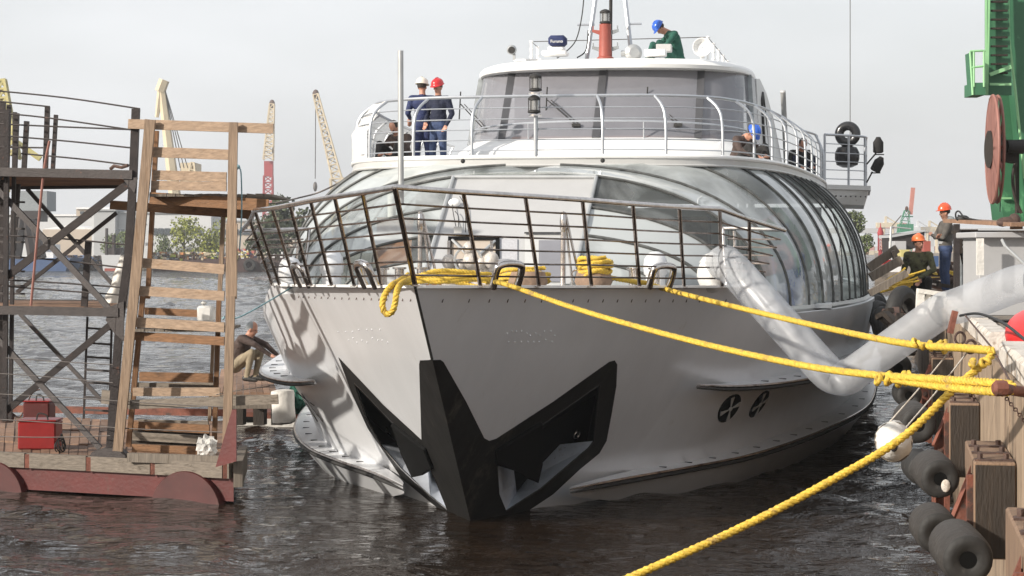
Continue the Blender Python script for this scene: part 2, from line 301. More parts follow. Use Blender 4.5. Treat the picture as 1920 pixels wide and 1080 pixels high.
# ================================================================= SETTING: water and quay
def plane(name, pts, m, **t):
    o = MB().add(pts, [tuple(range(len(pts)))]).build(name, m, smooth=0); o['kind'] = 'structure'; return o
import numpy as np
rs_ = np.random.RandomState(4)
gy = 10 * np.exp(np.linspace(0, math.log(260 / 10), 720)); gx = np.linspace(-.52, .18, 620)
GX, GY = np.meshgrid(gx, gy); GU = GX.copy(); GX = 4.45 + GX * (GY + 6); H_ = np.zeros_like(GX)
for i in range(90):      # chop: many small wave trains running roughly along the wind
    wl_ = .24 * (2.2 / .24) ** rs_.rand(); a_ = rs_.normal(1.35, .55); k_ = 2 * math.pi / wl_; am = .0031 * wl_ ** .95
    px_ = GX + .25 * np.sin(GY * .31 + i) ; H_ += am * np.sin(k_ * (px_ * math.cos(a_) + GY * math.sin(a_)) + rs_.rand() * 6.28)
pat = .75 + .45 * np.sin(GX * .35 + 1.3 * np.sin(GY * .21)) * np.sin(GY * .27 + .8)
H_ = (H_ + 6 * np.maximum(H_, 0) ** 2) * pat
fd = np.clip(np.minimum(np.minimum(GU + .52, .18 - GU) / .04, np.minimum((GY - 10) / .8, (260 - GY) / 60)), 0, 1); fd = fd * fd * (3 - 2 * fd); H_ = H_ * fd * (1 + np.clip((GY - 40) / 90, 0, 1.2)) - .1 * (1 - fd)
wv = np.stack([GX, GY, H_], -1).reshape(-1, 3); n_c = len(gx); n_r = len(gy)
wme = bpy.data.meshes.new('river_water'); wme.vertices.add(len(wv)); wme.vertices.foreach_set('co', wv.astype(np.float32).ravel())
ii = (np.arange(n_r - 1)[:, None] * n_c + np.arange(n_c - 1)[None]).ravel(); qd = np.stack([ii, ii + 1, ii + 1 + n_c, ii + n_c], -1)
big = [(-6000, -60), (6000, -60), (6000, 9000), (-6000, 9000)]
nb = len(wv); wme.vertices.add(len(big)); co = np.concatenate([wv, np.array([(x, y, -.085) for x, y in big])]).astype(np.float32); wme.vertices.foreach_set('co', co.ravel())
qd = np.concatenate([qd, np.array([(0, 1, 2, 3)]) + nb])
wme.loops.add(len(qd) * 4); wme.loops.foreach_set('vertex_index', qd.ravel().astype(np.int32)); wme.polygons.add(len(qd)); wme.polygons.foreach_set('loop_start', np.arange(0, len(qd) * 4, 4, dtype=np.int32)); wme.polygons.foreach_set('use_smooth', np.ones(len(qd), bool))
wme.update(calc_edges=True); wme.validate(); wme.materials.append(M['water']); wme.materials.append(M['water_far']); mi_ = np.zeros(len(qd), np.int32); mi_[-1:] = 1; wme.polygons.foreach_set('material_index', mi_); wob = bpy.data.objects.new('river_water', wme); COL.objects.link(wob); wob['kind'] = 'structure'

# ================================================================= THE SHIP
SH = thing('passenger_boat', 'large silver passenger boat with black anchor pockets and a glazed dome, moored at the quay', 'boat', (0, 24, 0))
def mir(p, s): return Vector((p[0] * s, p[1], p[2]))
def z6(x, y): return (620 + x / 3, 640 + y / 3)
stem = [PX(x, y) for x, y in ((778, 540), (805, 675), (812, 723), (833, 807), (847, 880), (880, 977))]
for v in stem: v.y = 20.75 + 1.1 * (2.94 - v.z)
stem.append(Vector((0, 20.75 + 1.1 * 3.24, -.3)))
def onp(p, s, off=0):    # point given by (Y,z) -> on the plate
    return Vector((s * .555 * (p[0] - 20.75 - 1.1 * (2.94 - p[1])) + s * off, p[0], p[1]))
Kpx = [(541, 560), (582, 629), (643, 739), (692, 817), (724, 870), (755, 905)]
K = [nose(x, y, -1) for x, y in Kpx]; K = [Vector((abs(k.x), k.y, k.z)) for k in K]
b6 = Vector((2.99, 25.92, 2.87)); b6 = onp((b6.y, b6.z), 1)
K.append(onp((K[-1].y - .15, -.3), 1))
LOUT = {-1: [(555, 105), (505, 107), (500, 130), (513, 556), (300, 360), (45, 90), (120, 290), (210, 490), (300, 620), (400, 770), (520, 870), (660, 985)],
        1: [(575, 105), (615, 104), (632, 116), (760, 340), (862, 545), (890, 560), (930, 548), (1250, 340), (1565, 115), (1595, 107), (1610, 130), (1605, 250), (1580, 400), (1550, 560), (1510, 630), (1400, 720), (1250, 860), (1100, 960), (1050, 1000)]}
LOPEN = {-1: [(135, 235), (200, 430), (280, 580), (400, 720), (560, 870), (660, 950), (600, 800), (520, 610), (330, 440)],
         1: [(1515, 240), (1480, 560), (1450, 600), (1180, 830), (985, 955), (945, 860), (935, 700), (940, 620), (1200, 460)]}
LBACK = {-1: [(150, 265), (215, 430), (372, 568), (470, 610), (540, 660), (580, 745), (560, 720), (510, 600), (330, 455)],
         1: [(1490, 300), (1440, 570), (1290, 580), (1110, 770), (1045, 850), (1040, 800), (1030, 720), (1000, 620), (1195, 490)]}
FLAP = {-1: [(335, 468), (520, 610), (565, 722), (525, 738), (515, 755), (455, 768), (395, 640)],
        1: [(1195, 462), (1197, 690), (1172, 800), (1105, 772), (1050, 735), (940, 700), (940, 620)]}
def yz(p): return (p.y, p.z)
def flat_tess(loops2):
    vl = [[Vector((a, b, 0)) for a, b in l] for l in loops2]; return tessellate_polygon(vl), [q for l in loops2 for q in l]
hull = MB(); blk = MB()
levels_side = None
for s in (-1, 1):
    out = [nose(*z6(*q), s) for q in LOUT[s]]; op = [nose(*z6(*q), s) for q in LOPEN[s]]
    stem_b = [v for v in stem[1:]]
    bl = [yz(stem[1])] + [yz(v) for v in out] + [yz(onp((stem[-1].y + .25, -.3), 1))] + [yz(v) for v in stem[-1:0:-1][:-1]]
    ho = [yz(v) for v in op]
    tr, pts = flat_tess([bl, ho]); st = {yz(v) for v in stem}
    blk.add([(0, a, b) if (a, b) in st else onp((a, b), s, .006 * s * s) for a, b in pts], tr)
    # plate polygon round the black patch (open towards the stem)
    pl = [yz(stem[0]), yz(stem[1])] + [yz(v) for v in out] + [yz(onp((stem[-1].y + .25, -.3), 1)), yz(K[-1])] + [yz(k) for k in K[-2::-1]] + [(b6.y, b6.z)]
    tr, pts = flat_tess([pl]); hull.add([(0, a, b) if (a, b) in st else onp((a, b), s) for a, b in pts], tr)
# side shell
LV = [
 [b6, (3.35, 26.8, 2.85), (3.62, 27.4, 2.66), (3.87, 28.1, 2.47), (4.17, 29.2, 2.45), (4.66, 31.5, 2.45), (5.03, 35, 2.45), (5.22, 40, 2.45), (5.15, 50, 2.5), (4.4, 58, 2.6)],
 [K[0], (3.58, 27.4, 2.5), (3.84, 28.1, 2.35), (4.15, 29.2, 2.33), (4.65, 31.5, 2.33), (5.03, 35, 2.33), (5.22, 40, 2.33), (5.15, 50, 2.4), (4.4, 58, 2.5)],
 [K[1], (3.4, 27.5, 2.06), (3.7, 28.2, 2.02), (4.04, 29.3, 2.0), (4.55, 31.6, 2.0), (4.95, 35, 2.0), (5.17, 40, 2), (5.1, 50, 2), (4.3, 58, 2)],
 [K[2], (3.1, 27.5, 1.4), (3.42, 28.2, 1.4), (3.82, 29.4, 1.4), (4.33, 31.8, 1.4), (4.8, 35, 1.4), (5.05, 40, 1.4), (5, 50, 1.4), (4.2, 57.5, 1.4)],
 [K[3], (2.75, 27.5, .85), (3.12, 28.3, .88), (3.55, 29.5, .9), (4.08, 31.8, .9), (4.6, 35, .9), (4.95, 40, .9), (4.9, 50, .9), (4.1, 57, .9)],
 [K[4], (2.55, 27.6, .45), (2.95, 28.4, .5), (3.42, 29.6, .52), (4.0, 31.8, .55), (4.55, 35, .6), (4.92, 40, .6), (4.9, 50, .6), (4, 57, .6)],
 [K[5], (2.35, 27.6, .1), (2.8, 28.4, .1), (3.3, 29.6, .1), (3.9, 31.8, .1), (4.5, 35, .1), (4.9, 40, .1), (4.8, 50, .1), (3.9, 56, .1)],
 [K[6], (2.1, 27.6, -.4), (2.6, 28.4, -.4), (3.1, 29.6, -.4), (3.7, 31.8, -.4), (4.3, 35, -.4), (4.7, 40, -.4), (4.6, 50, -.4), (3.7, 55, -.4)]]
def cmlin(pts, k=6):
    c = cm(pts, 10); y0, y1 = c[0].y, c[-1].y; out = []; j = 0
    for i in range(57):
        Y = y0 + (y1 - y0) * (i / 56) ** 1.7
        while j < len(c) - 2 and c[j + 1].y < Y: j += 1
        t = (Y - c[j].y) / max(1e-6, c[j + 1].y - c[j].y); out.append(c[j].lerp(c[j + 1], min(1, max(0, t))))
    return out
for s in (-1, 1):
    rows = [[mir(p, s) for p in cmlin(l, 6)] for l in LV]; hull.grid(rows)
    t_ = rows[0][12:]; hull.grid([t_, [p + Vector((-s * .12, 0, .0)) for p in t_], [p + Vector((-s * .12, 0, -.3)) for p in t_]])
hb = [mir(l[-1], -1) for l in LV]; hs = [Vector(l[-1]) for l in LV]; hull.grid([hb, hs])
HULL = hull.build('hull', 'hull', SH, smooth=32)
STEMP = blk.build('stem_plate', 'black', SH, smooth=30)
MB().tube([stem[0] + Vector((0, -.01, 0)), stem[1] + Vector((0, -.01, 0))], .016, 6).build('stem_strip', 'rubber', HULL)
bvh = BVHTree.FromPolygons([v.co + ORG['passenger_boat'] for v in HULL.data.vertices], [tuple(p.vertices) for p in HULL.data.polygons])
def onhull(x, y):
    h, n, i, d = bvh.ray_cast(CAM, ray(x, y).normalized()); 
    if h is None: return P(x, y, 28), -FW
    if n.dot(h - CAM) > 0: n = -n
    return h, n
# anchor pockets
for s in (-1, 1):
    rc = MB(); op = [nose(*z6(*q), s) for q in LOPEN[s]]; bk = [nose(*z6(*q), s, -.42) for q in LBACK[s]]; n = len(op); o = len(rc.v)
    sil = {1: (1, 2, 3, 4, 5, 6), -1: (2, 3, 4, 5, 6)}[s]
    for i in range(n):
        j = (i + 1) % n; rc.add([op[i], op[j], bk[j], bk[i]], [(0, 1, 2, 3)], 1 if i in sil else 0)
    rc.add(bk, [tuple(t) for t in tessellate_polygon([bk])], 0)
    r_ = rc.build('anchor_recess', ['blackmatt', 'pocket'], STEMP, smooth=0)
    inn = Vector((-s, .555, .61)).normalized()
    MB().poly([nose(*z6(*q), s, .05) for q in FLAP[s]], inn * .12).build('anchor_fluke', 'blackmatt', STEMP, smooth=0, bevel=.01)
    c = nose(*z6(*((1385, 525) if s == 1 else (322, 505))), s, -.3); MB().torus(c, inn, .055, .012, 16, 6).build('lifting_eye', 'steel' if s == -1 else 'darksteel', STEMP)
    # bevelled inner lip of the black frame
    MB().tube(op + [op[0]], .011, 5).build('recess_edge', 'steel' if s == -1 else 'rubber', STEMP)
# rows of studs under the deck edge and the unpainted raised letters
for s, x0, x1, nn in ((1, 830, 1385, 20), (-1, 560, 770, 17)):
    sm = MB()
    for i in range(nn):
        t = i / (nn - 1); x = x0 + (x1 - x0) * (t ** .82 if s == 1 else t ** 1.15); p = nose(x, 564 if s == 1 else 556 + 6 * t, s, .004); sm.bar(p - UP * .02 + RT * -.006, p + UP * .02 + RT * .006, .011, .008, up=-FW)
    sm.build('stud_row', 'rust', HULL)
for s, rr in ((1, [(952, 1040, 625, 11), (956, 1035, 641, 8)]), (-1, [(634, 712, 618, 7), (652, 726, 638, 9)])):
    sm = MB()
    for x0, x1, y, nn in rr:
        for i in range(nn):
            p = nose(x0 + (x1 - x0) * (i + random.uniform(-.2, .2)) / (nn - 1), y + random.choice((-4, 0, 0, 4)), s, .004); MB().ell(p, (.009, .009, .009), n=6, k=4).build('raised_stud', 'hull', HULL)
# lower guard and upper rub rail
def ledge(name, pts, inner, zdrop, below, rimr, back=.0):
    for s in (-1, 1):
        c = cm(pts, 7); m_ = MB(); n = len(c); rows = [[], [], [], []]
        for i, p in enumerate(c):
            f = min(1, i / 16); ins = inner * f ** .8
            rows[0].append(mir((p.x - ins - .05 * f, p.y + ins * .35, p.z + .03 * f), s)); rows[1].append(mir(p, s)); rows[2].append(mir((p.x, p.y, p.z - zdrop * f), s)); rows[3].append(mir((p.x - ins * 1.25 - .05 * f, p.y + ins * .4, p.z - zdrop - below * f), s))
        m_.grid(rows); g = m_.build(name, 'hull', SH, smooth=35)
        MB().tube([mir((p.x + .012, p.y - .006, p.z - .02), s) for p in c], [rimr * min(1, .25 + i / 6) for i in range(n)], 8).build('chrome_strip', 'darksteel', g)
        MB().tube([mir((p.x + .015, p.y - .008, p.z - .035 - rimr * 1.3), s) for p in c], [rimr * 1.25 * min(1, .25 + i / 6) for i in range(n)], 8).build('rubber_rim', 'rubber', g)
        for i in range(12, n - 2, 3):
            p = c[i]; MB().box(mir((p.x - .16, p.y + .05, p.z + .012), s), (.1, .035, .012), rz=-.25 * s).build('ledge_slot', 'blackmatt', g)
ledge('lower_guard', [(1.09, 25.06, .30), (1.75, 26.2, .33), (2.5, 27.2, .38), (3.2, 28.3, .43), (3.83, 29.8, .5), (4.36, 31.8, .55), (4.95, 35, .6), (5.2, 39, .62), (5.3, 45, .65), (5, 53, .7), (4.2, 57, .7)], .36, .08, .6, .022)
ledge('rub_rail', [(2.62, 26.36, 1.56), (3.2, 27.15, 1.5), (3.8, 28.1, 1.5), (4.25, 29.3, 1.52), (4.6, 31, 1.55), (4.97, 33.5, 1.6), (5.1, 36, 1.62), (5.3, 42, 1.65), (5.3, 52, 1.65)], .42, .06, .05, .02)
# thruster ports on the right side
for x, y in ((1367, 765), (1423, 757)):
    h, nn = onhull(x, y); q = nn.to_track_quat('Z', 'Y').to_matrix(); 
    t = MB().lathe([(.23, -.03), (.23, .012), (.2, .016)], h, nn, 24).build('thruster_port', 'blackmatt', HULL)
    g = MB()
    for a in range(4):
        d = q @ Vector((math.cos(a * math.pi / 2 + .35), math.sin(a * math.pi / 2 + .35), 0)); e = q @ Vector((-d.y, d.x, 0)); e = nn.cross(d)
        g.poly([h + nn * .02 + d * .02, h + nn * .02 + d * .2 + e * .035, h + nn * .02 + d * .2 - e * .035], nn * .012)
    g.lathe([(.03, 0), (.03, .03)], h + nn * .01, nn, 10); g.build('guard_cross', 'greypaint', HULL)
# draught scuff lines on left side
sm = MB()
for pp in (((555, 735), (590, 760)), ((566, 738), (605, 790)), ((574, 755), (596, 790))):
    pts = []
    for i in range(6):
        t = i / 5; h, nn = onhull(pp[0][0] + (pp[1][0] - pp[0][0]) * t, pp[0][1] + (pp[1][1] - pp[0][1]) * t); pts.append(h + nn * .004)
    sm.tube(pts, .008, 4)
sm.build('scuff_marks', 'rubber', HULL)
# foredeck
edge = [Vector((0, 20.9, 2.9))] + [Vector((x, 20.57 + 1.79 * x + .12, 2.93 - .03 * x)) for x in (.6, 1.2, 1.8, 2.4, 2.85)] + [Vector((3.2, 26.9, 2.82)), Vector((3.45, 27.4, 2.64)), Vector((3.7, 28.2, 2.43)), Vector((4.05, 29.4, 2.42)), Vector((4.5, 31.6, 2.42)), Vector((4.9, 35, 2.42)), Vector((5.1, 40, 2.42)), Vector((5, 50, 2.45)), Vector((4.3, 57.9, 2.5))]
dk = MB()
dk.grid([[mir(p, -1) for p in edge], [mir((p.x * .5, p.y, p.z + .01), -1) for p in edge], [Vector((0, p.y, p.z + .015)) for p in edge], [Vector((p.x * .5, p.y, p.z + .01)) for p in edge], edge])
DECK = dk.build('foredeck', 'greypaint', SH, smooth=0)
cap = MB()
for s in (-1, 1):
    e = [(s * .0, 20.73, 2.95)] + [(s * x, 20.57 + 1.79 * x, 2.955 - .03 * x) for x in (.55, 1.1, 1.7, 2.3, 2.99)]; e = [Vector(v) for v in e] + [mir((3.35, 26.8, 2.87), s)]
    for a, b in zip(e, e[1:]): cap.bar(a + Vector((-s * .04, .06, 0)), b + Vector((-s * .04, .06, 0)), .14, .03)
cap.build('deck_edge_cap', 'white', DECK)
# ---- bow rail
TT = [(0, 19.74, 3.99), (.55, 20.61, 3.96), (1.08, 21.48, 3.94), (1.6, 22.38, 3.92), (2.09, 23.24, 3.89), (2.57, 24.12, 3.87), (3.02, 24.86, 3.86), (3.35, 25.74, 3.74), (3.78, 26.72, 3.61)]
BB = [(0, 20.73, 2.97), (.56, 21.57, 2.95), (1.09, 22.44, 2.93), (1.59, 23.31, 2.92), (2.08, 24.17, 2.9), (2.55, 25.16, 2.88), (2.99, 25.92, 2.87), (3.32, 26.7, 2.86)]
RAIL = MB().tube([mir(p, -1) for p in TT[::-1]] + [Vector(p) for p in TT[1:]], .032, 10).build('bow_rail', 'steel', SH)
for s in (-1, 1):
    for i, (t, b) in enumerate(zip(TT, BB)):
        if i == 0 and s == 1: continue
        MB().tube([mir(t, s), mir(b, s)], .03 if i == 0 else .024, 8).build('rail_post', 'darksteel', RAIL)
        MB().lathe([(.05, 0), (.05, .012)], mir(b, s) + Vector((0, 0, -.012)), n=10).build('post_foot', 'steel', RAIL)
    for f in (.165, .31, .455, .6, .75, .895):
        pts = [mir(Vector(t).lerp(Vector(b), f), s) for t, b in zip(TT, BB)]
        e = Vector(TT[8]).lerp(Vector((3.42, 27.1, 2.86)), f); pts.append(mir(e, s)); pts.append(mir((2.98 + .1 * f, 27.15, e.z + .01), s))
        MB().tube(pts, .0125, 6).build('rail_bar', 'darksteel', RAIL)
    g = MB(); g.tube(cm([mir(TT[8], s), mir((3.6, 26.95, 3.62), s), mir((3.0, 27.2, 3.64), s), mir((2.93, 27.2, 3.58), s), mir((2.97, 27.1, 3.1), s), mir((3.0, 27.0, 2.75), s)], 5), .026, 8)
    g.tube([mir((3.08, 27.2, 3.6), s), mir((3.12, 27.2, 2.75), s)], .02, 8); g.build('rail_return', 'steel', RAIL)
MB().tube([PX(751, 95, 0), PX(752, 385, 0)], .03, 10).build('jack_staff', 'mirrorless', RAIL)
# ---- chrome rope fairleads on the deck edge
def E_(x, s): return Vector((s * x, 20.57 + 1.79 * x, 2.94 - .03 * x))
for s in (-1, 1):
    for xc in (.77, 2.27):
        a = E_(xc - .1, s); b = E_(xc + .11, s); lean = Vector((s * .09, -.14, 0)); h_ = .27
        MB().tube(cm([a, a.lerp(b, -.02) + lean * .7 + UP * h_ * .75, a.lerp(b, .18) + lean + UP * h_, a.lerp(b, .82) + lean + UP * h_, a.lerp(b, 1.02) + lean * .7 + UP * h_ * .75, b], 6), .045, 10).build('fairlead', 'steel', SH)
# ---- entrance panel
PN = (0, 1, -1.627); PD = 25.86 - 1.627 * 2.9
def pan(x, y, off=0): return PL(x, y, PN, PD - off * 1.9)
FRONT = MB().poly([pan(790, 532), pan(1072, 532), pan(1118, 332), pan(850, 332)], (0, .05, 0)).build('entrance_wall', 'greypanel', SH, smooth=0)
for x in (-1, 1):
    c = [pan(790 if x < 0 else 1072, 532, .02), pan(850 if x < 0 else 1118, 332, .02)]; MB().tube(c, .03, 8).build('wall_frame', 'mirrorless', FRONT)
MB().tube([pan(850, 332, .02), pan(1118, 332, .02)], .028, 8).build('wall_frame', 'mirrorless', FRONT)
def pq(x0, y0, x1, y1, off, th, name, m, par):
    return MB().poly([pan(x0, y1, off), pan(x1, y1, off), pan(x1, y0, off), pan(x0, y0, off)], (0, th, 0)).build(name, m, par, smooth=0)
HT = pq(842, 446, 934, 535, .02, .02, 'winch_hatch', 'brick', FRONT)
for a in ((840, 443, 936, 449), (840, 443, 846, 535), (929, 443, 936, 535)): pq(*a, .05, .03, 'hatch_frame', 'blackmatt', HT)
MB().tube([pan(848, 450, .05), pan(876, 478, .05)], .02, 6).tube([pan(928, 452, .05), pan(898, 478, .05)], .02, 6).build('hatch_brace', 'mirrorless', HT)
pq(937, 448, 970, 535, .02, .02, 'side_light', 'win2' if 0 else 'curtain', FRONT)
DR = pq(984, 437, 1056, 535, .03, .03, 'entrance_door', 'greypaint', FRONT); pq(1010, 450, 1052, 528, .05, .015, 'door_pane', 'glassdark', DR); pq(983, 435, 1057, 438, .06, .02, 'door_lintel', 'rubber', DR)
MB().tube(cm([pan(846, 372, .05), pan(850, 400, .06), pan(856, 430, .06)], 4), .006, 5).tube(cm([pan(862, 368, .05), pan(872, 390, .06), pan(873, 435, .06)], 4), .006, 5).tube(cm([pan(853, 396, .06), pan(859, 405, .06), pan(860, 428, .06)], 4), .006, 5).build('loose_cable', 'cable', FRONT)
MB().box(pan(859, 431, .1), (.11, .06, .09)).build('junction_box', 'greypaint', FRONT); MB().ell(pan(852, 380, .06), (.09, .05, .06)).build('wall_lamp', 'white', FRONT)
# ---- dome
def lin(x, tab):
    for (a, u), (b, v) in zip(tab, tab[1:]):
        if x <= b: t = (x - a) / (b - a); t = max(0, t); return u + (v - u) * t
    return tab[-1][1]
WT = [(25.9, 1.08), (26.3, 2.15), (27.0, 2.85), (28.3, 3.5), (29.6, 3.98), (31, 4.33), (33, 4.66), (35, 4.9), (38, 5.06), (44, 5.1), (50, 4.98), (55, 4.4)]
DT = [(28.2, 0), (29.0, .2), (29.4, 1.2), (29.6, 1.96), (30.2, 2.8), (31.5, 3.3), (33.5, 3.68), (37, 4.0), (41, 4.2), (60, 4.25)]
def zb(Y): return lin(Y, [(25, 2.88), (27.4, 2.7), (28.4, 2.46), (60, 2.44)])
def NN(Y): return lin(Y, [(25.9, 2.0), (28.3, 2.25), (33, 2.5), (40, 2.6), (60, 2.6)])
def Hh(Y):
    Wd = lin(Y, WT); n = NN(Y)
    def fit_(X, z): return (z - zb(Y)) / max(.12, (1 - (X / Wd) ** n)) ** (1 / n)
    zp = 2.9 + (min(Y, 28.3) - 25.86) / 1.627
    h1 = fit_(1.03, zp); h2 = fit_(max(1.0, lin(Y, DT)), 4.62); t = min(1, max(0, (Y - 28.3) / 1.2)); t = t * t * (3 - 2 * t)
    return max(.02, h1 * (1 - t) + h2 * t)
def dpt(Y, u, s, off=0):   # u 0 (top) .. 1 (base)
    Wd = lin(Y, WT); n = NN(Y); H = Hh(Y); Xi = 1.03 if Y <= 28.31 else max(.0, lin(Y, DT) - .05)
    tt = math.acos(min(1, (min(Xi, Wd) / Wd) ** (n / 2))); th = tt * (1 - u)
    return Vector((s * (Wd * math.cos(th) ** (2 / n) + off), Y, zb(Y) + (H + off) * math.sin(th) ** (2 / n)))
ST = [25.9, 26.35, 26.9, 27.55, 28.3, 29.1, 29.9, 30.7, 31.5, 32.3, 33.15, 34, 34.9, 35.8, 36.8, 37.8, 38.9, 40, 41.2, 42.5, 44, 46, 48, 50.5, 53]
DOME = MB()
for s in (-1, 1): DOME.tube([mir((lin(y, WT) + .03, y, zb(y) + .02), s) for y in [25.9 + i * .45 for i in range(60)]], .05, 6)
DOME = DOME.build('glass_dome', 'greypaint', SH)
for s in (-1, 1):
    for a, b in zip(ST, ST[1:]):
        jit = random.uniform(-.02, .03); rows = [[dpt(a + .02 + (b - a - .04) * i / 4, j / 18, s, jit * math.sin(math.pi * i / 4)) for j in range(19)] for i in range(5)]
        MB().grid(rows).build('dome_pane', 'dome', DOME, smooth=80)
    for a in ST[1:]:
        MB().tube([dpt(a, j / 22, s, .012) for j in range(23)], .023 if a < 33 else .02, 6).build('dome_rib', 'rib', DOME)
for s in (-1, 1):   # the dark broad band just inside the slanted frame
    MB().grid([[dpt(y, u, s, -.12) for y in (26.4, 26.9, 27.6, 28.3, 29.15)] for u in (.0, .06, .12, .16)]).build('dome_band', 'greyrubber', DOME, smooth=60)
gl = MB()
for s in (-1,): gl.grid([[Vector((x, 28.32, 4.36)) for x in (-1.03, 0, 1.03)], [Vector((x, 29.38, 4.56)) for x in (-1.03, 0, 1.03)]])
gl.build('roof_pane', 'dome', DOME)
# saloon inside
IN = MB()
IN.box((0, 52, 3.4), (8.2, .1, 2.1)); IN.box((0, 41, 2.5), (8.8, 22, .06)); SAL = IN.build('saloon_interior', 'shed', SH, smooth=0)
for y in (31.5, 34.5, 38, 42):
    for s in (-1, 1): MB().lathe([(.07, 0), (.07, 2.1)], (s * 2.7, y, 2.5), n=12).build('saloon_column', 'white', SAL)
for s in (-1, 1): MB().box((s * 1.9, 30.3, 3.2), (1.3, 1.0, 1.3)).build('saloon_counter', 'console' if s < 0 else 'greycloth', SAL, smooth=0)
for y in (33, 36, 39.5): MB().box((3.6, y, 2.9), (.5, 1.6, .8)).build('saloon_seat', 'greencloth' if y < 35 else 'blue', SAL, smooth=0, bevel=.05)
bb = MB(); bb.poly([(3.62, 29.6, 2.5), (4.0, 30.2, 2.5), (3.75, 30.1, 3.75), (3.5, 29.7, 3.6)], (-.03, .02, 0)); bb.build('saloon_board', 'blue', SAL)
bb = MB(); bb.poly([(3.46, 29.9, 3.62), (3.7, 30.15, 3.77), (3.66, 30.15, 3.92), (3.4, 29.95, 3.8)], (-.03, .02, 0)); bb.build('saloon_board', 'redbright', SAL)
cl = MB()
for i, y in enumerate([30.2 + .55 * k for k in range(22)]): cl.box((lin(y, WT) + .01, y, zb(y) + .05), (.05, .09, .06))
cl.build('glazing_clips', 'rubber', DOME)
# ---- upper deck
UD = [(0, 29.4), (1, 29.45), (1.96, 29.62), (2.8, 30.15), (3.35, 31.5), (3.7, 33.5), (4.0, 37), (4.22, 41), (4.25, 44.5)]
ud = [Vector((x, y, 0)) for x, y in UD]; ud = cm(ud, 4)
poly = [mir(p, -1) for p in ud[::-1]] + ud[1:] + [Vector((4.2, 56, 0)), Vector((-4.2, 56, 0))]
UDK = MB().poly([p + UP * 4.64 for p in poly], (0, 0, .12)).build('upper_deck', 'greypaint', SH, smooth=30)
lip = [p + UP * 4.75 for p in poly[:-2]]; MB().tube(lip, .035, 8).build('deck_lip', 'white', UDK); MB().tube([p + UP * 4.62 for p in poly[:-2]], .022, 6).build('deck_lip', 'greypaint', UDK)
for x, y in ((868, 302), (1130, 301)): MB().ell(P(x, y, 29.0), (.035, .035, .035), n=10, k=6).build('deck_light', 'rubber', UDK)
def rail_posts(bases, tops, bars, name, m, r, par, mid=None, closed=False):
    rl = MB().tube(cm(tops, 4), r, 8).build(name, m, par)
    for b, t in zip(bases, tops):
        b = Vector(b); t = Vector(t); h = t.z - b.z; c = Vector((b.x, b.y, b.z + h * .72)) + (t - b) * Vector((.12, .12, 0)) if 0 else None
        k1 = Vector((b.x + (t.x - b.x) * .12, b.y + (t.y - b.y) * .12, b.z + h * .7)); MB().tube(cm([b, k1, t], 5), r * .95, 8).build('rail_post', m, rl)
    for f in bars:
        pts = []
        for b, t in zip(bases, tops):
            b = Vector(b); t = Vector(t); k = max(0, (f - .7) / .3); g = f / .7 * .12 if f < .7 else .12 + .88 * k; pts.append(Vector((b.x + (t.x - b.x) * g, b.y + (t.y - b.y) * g, b.z + (t.z - b.z) * f)))
        MB().tube(cm(pts, 4), r * .42, 6).build('rail_bar', m, rl)
    return rl
RB = [(0, 29.45), (1.0, 29.5), (1.94, 29.66), (2.76, 30.2), (3.2, 31.1), (3.45, 32.1), (3.65, 33.4), (3.8, 34.8), (3.92, 36.2), (4.02, 37.6), (4.1, 39), (4.17, 40.6), (4.2, 42.2), (4.22, 44)]
bs = [Vector((-x, y, 4.76)) for x, y in RB[::-1]] + [Vector((x, y, 4.76)) for x, y in RB[1:]]
ts = []
for b in bs:
    n_ = Vector((-b.x / 4.2 ** .5 * .5, 1.0 if b.y < 30 else .45, 0)); n_ = Vector((-b.x, (31.6 if b.y < 31 else b.y) - b.y + .3, 0)).normalized() * (.3 if b.y < 40 else .12); ts.append(b + n_ + UP * .93)
UR = rail_posts(bs, ts, (.1, .27, .44, .61, .8), 'upper_rail', 'alu', .024, SH)
# translucent sheet hung on the left rail
sh = MB(); rows = [[], [], []]
idx = [i for i, b in enumerate(bs) if b.x < -2.5 and b.y < 42]
pts_b = cm([bs[i] for i in idx], 3); pts_t = cm([ts[i] for i in idx], 3)
sh.grid([[p.lerp(q, 1.0) + Vector((-.03, -.02, 0)) for p, q in zip(pts_b, pts_t)], [Vector((p.x * 1.0 - .05 + random.uniform(-.03, .03), p.y, p.z + .45)) for p in pts_b], [p + Vector((-.04 + random.uniform(-.02, .02), 0, .03)) for p in pts_b]])
sh.build('rail_sheet', 'sheet', UR, smooth=80)
# ---- navigation light post
MP = MB().tube([Vector((0, 29.38, 4.76)), Vector((0, 29.36, 5.36))], .028, 8).build('light_post', 'alu', SH)
def navlight(c, par, r=.085, h=.23, name='navigation_light'):
    o = MB().lathe([(r * .7, 0), (r * 1.15, .01), (r * 1.15, .035), (r * .8, .05)], c, n=16).lathe([(r * 1.1, h - .03), (r * 1.1, h), (r * .8, h + .025), (r * .3, h + .045)], c, n=16)
    for a in range(6): o.tube([c + Vector((math.cos(a * 1.047) * r, math.sin(a * 1.047) * r, .03)), c + Vector((math.cos(a * 1.047) * r, math.sin(a * 1.047) * r, h - .02))], .007, 5)
    g = o.build(name, 'rubber', par); MB().lathe([(r * .8, .04), (r * .8, h - .02)], c, n=16).build('light_glass', 'lampglass', par); return g
navlight(Vector((-.02, 29.36, 5.4)), MP); navlight(Vector((0, 29.36, 5.73)), MP); MB().lathe([(.11, 0), (.11, .02)], (0, 29.36, 5.69), n=12).lathe([(.1, 0), (.1, .02)], (0, 29.36, 5.36), n=12).build('light_plate', 'steel', MP)
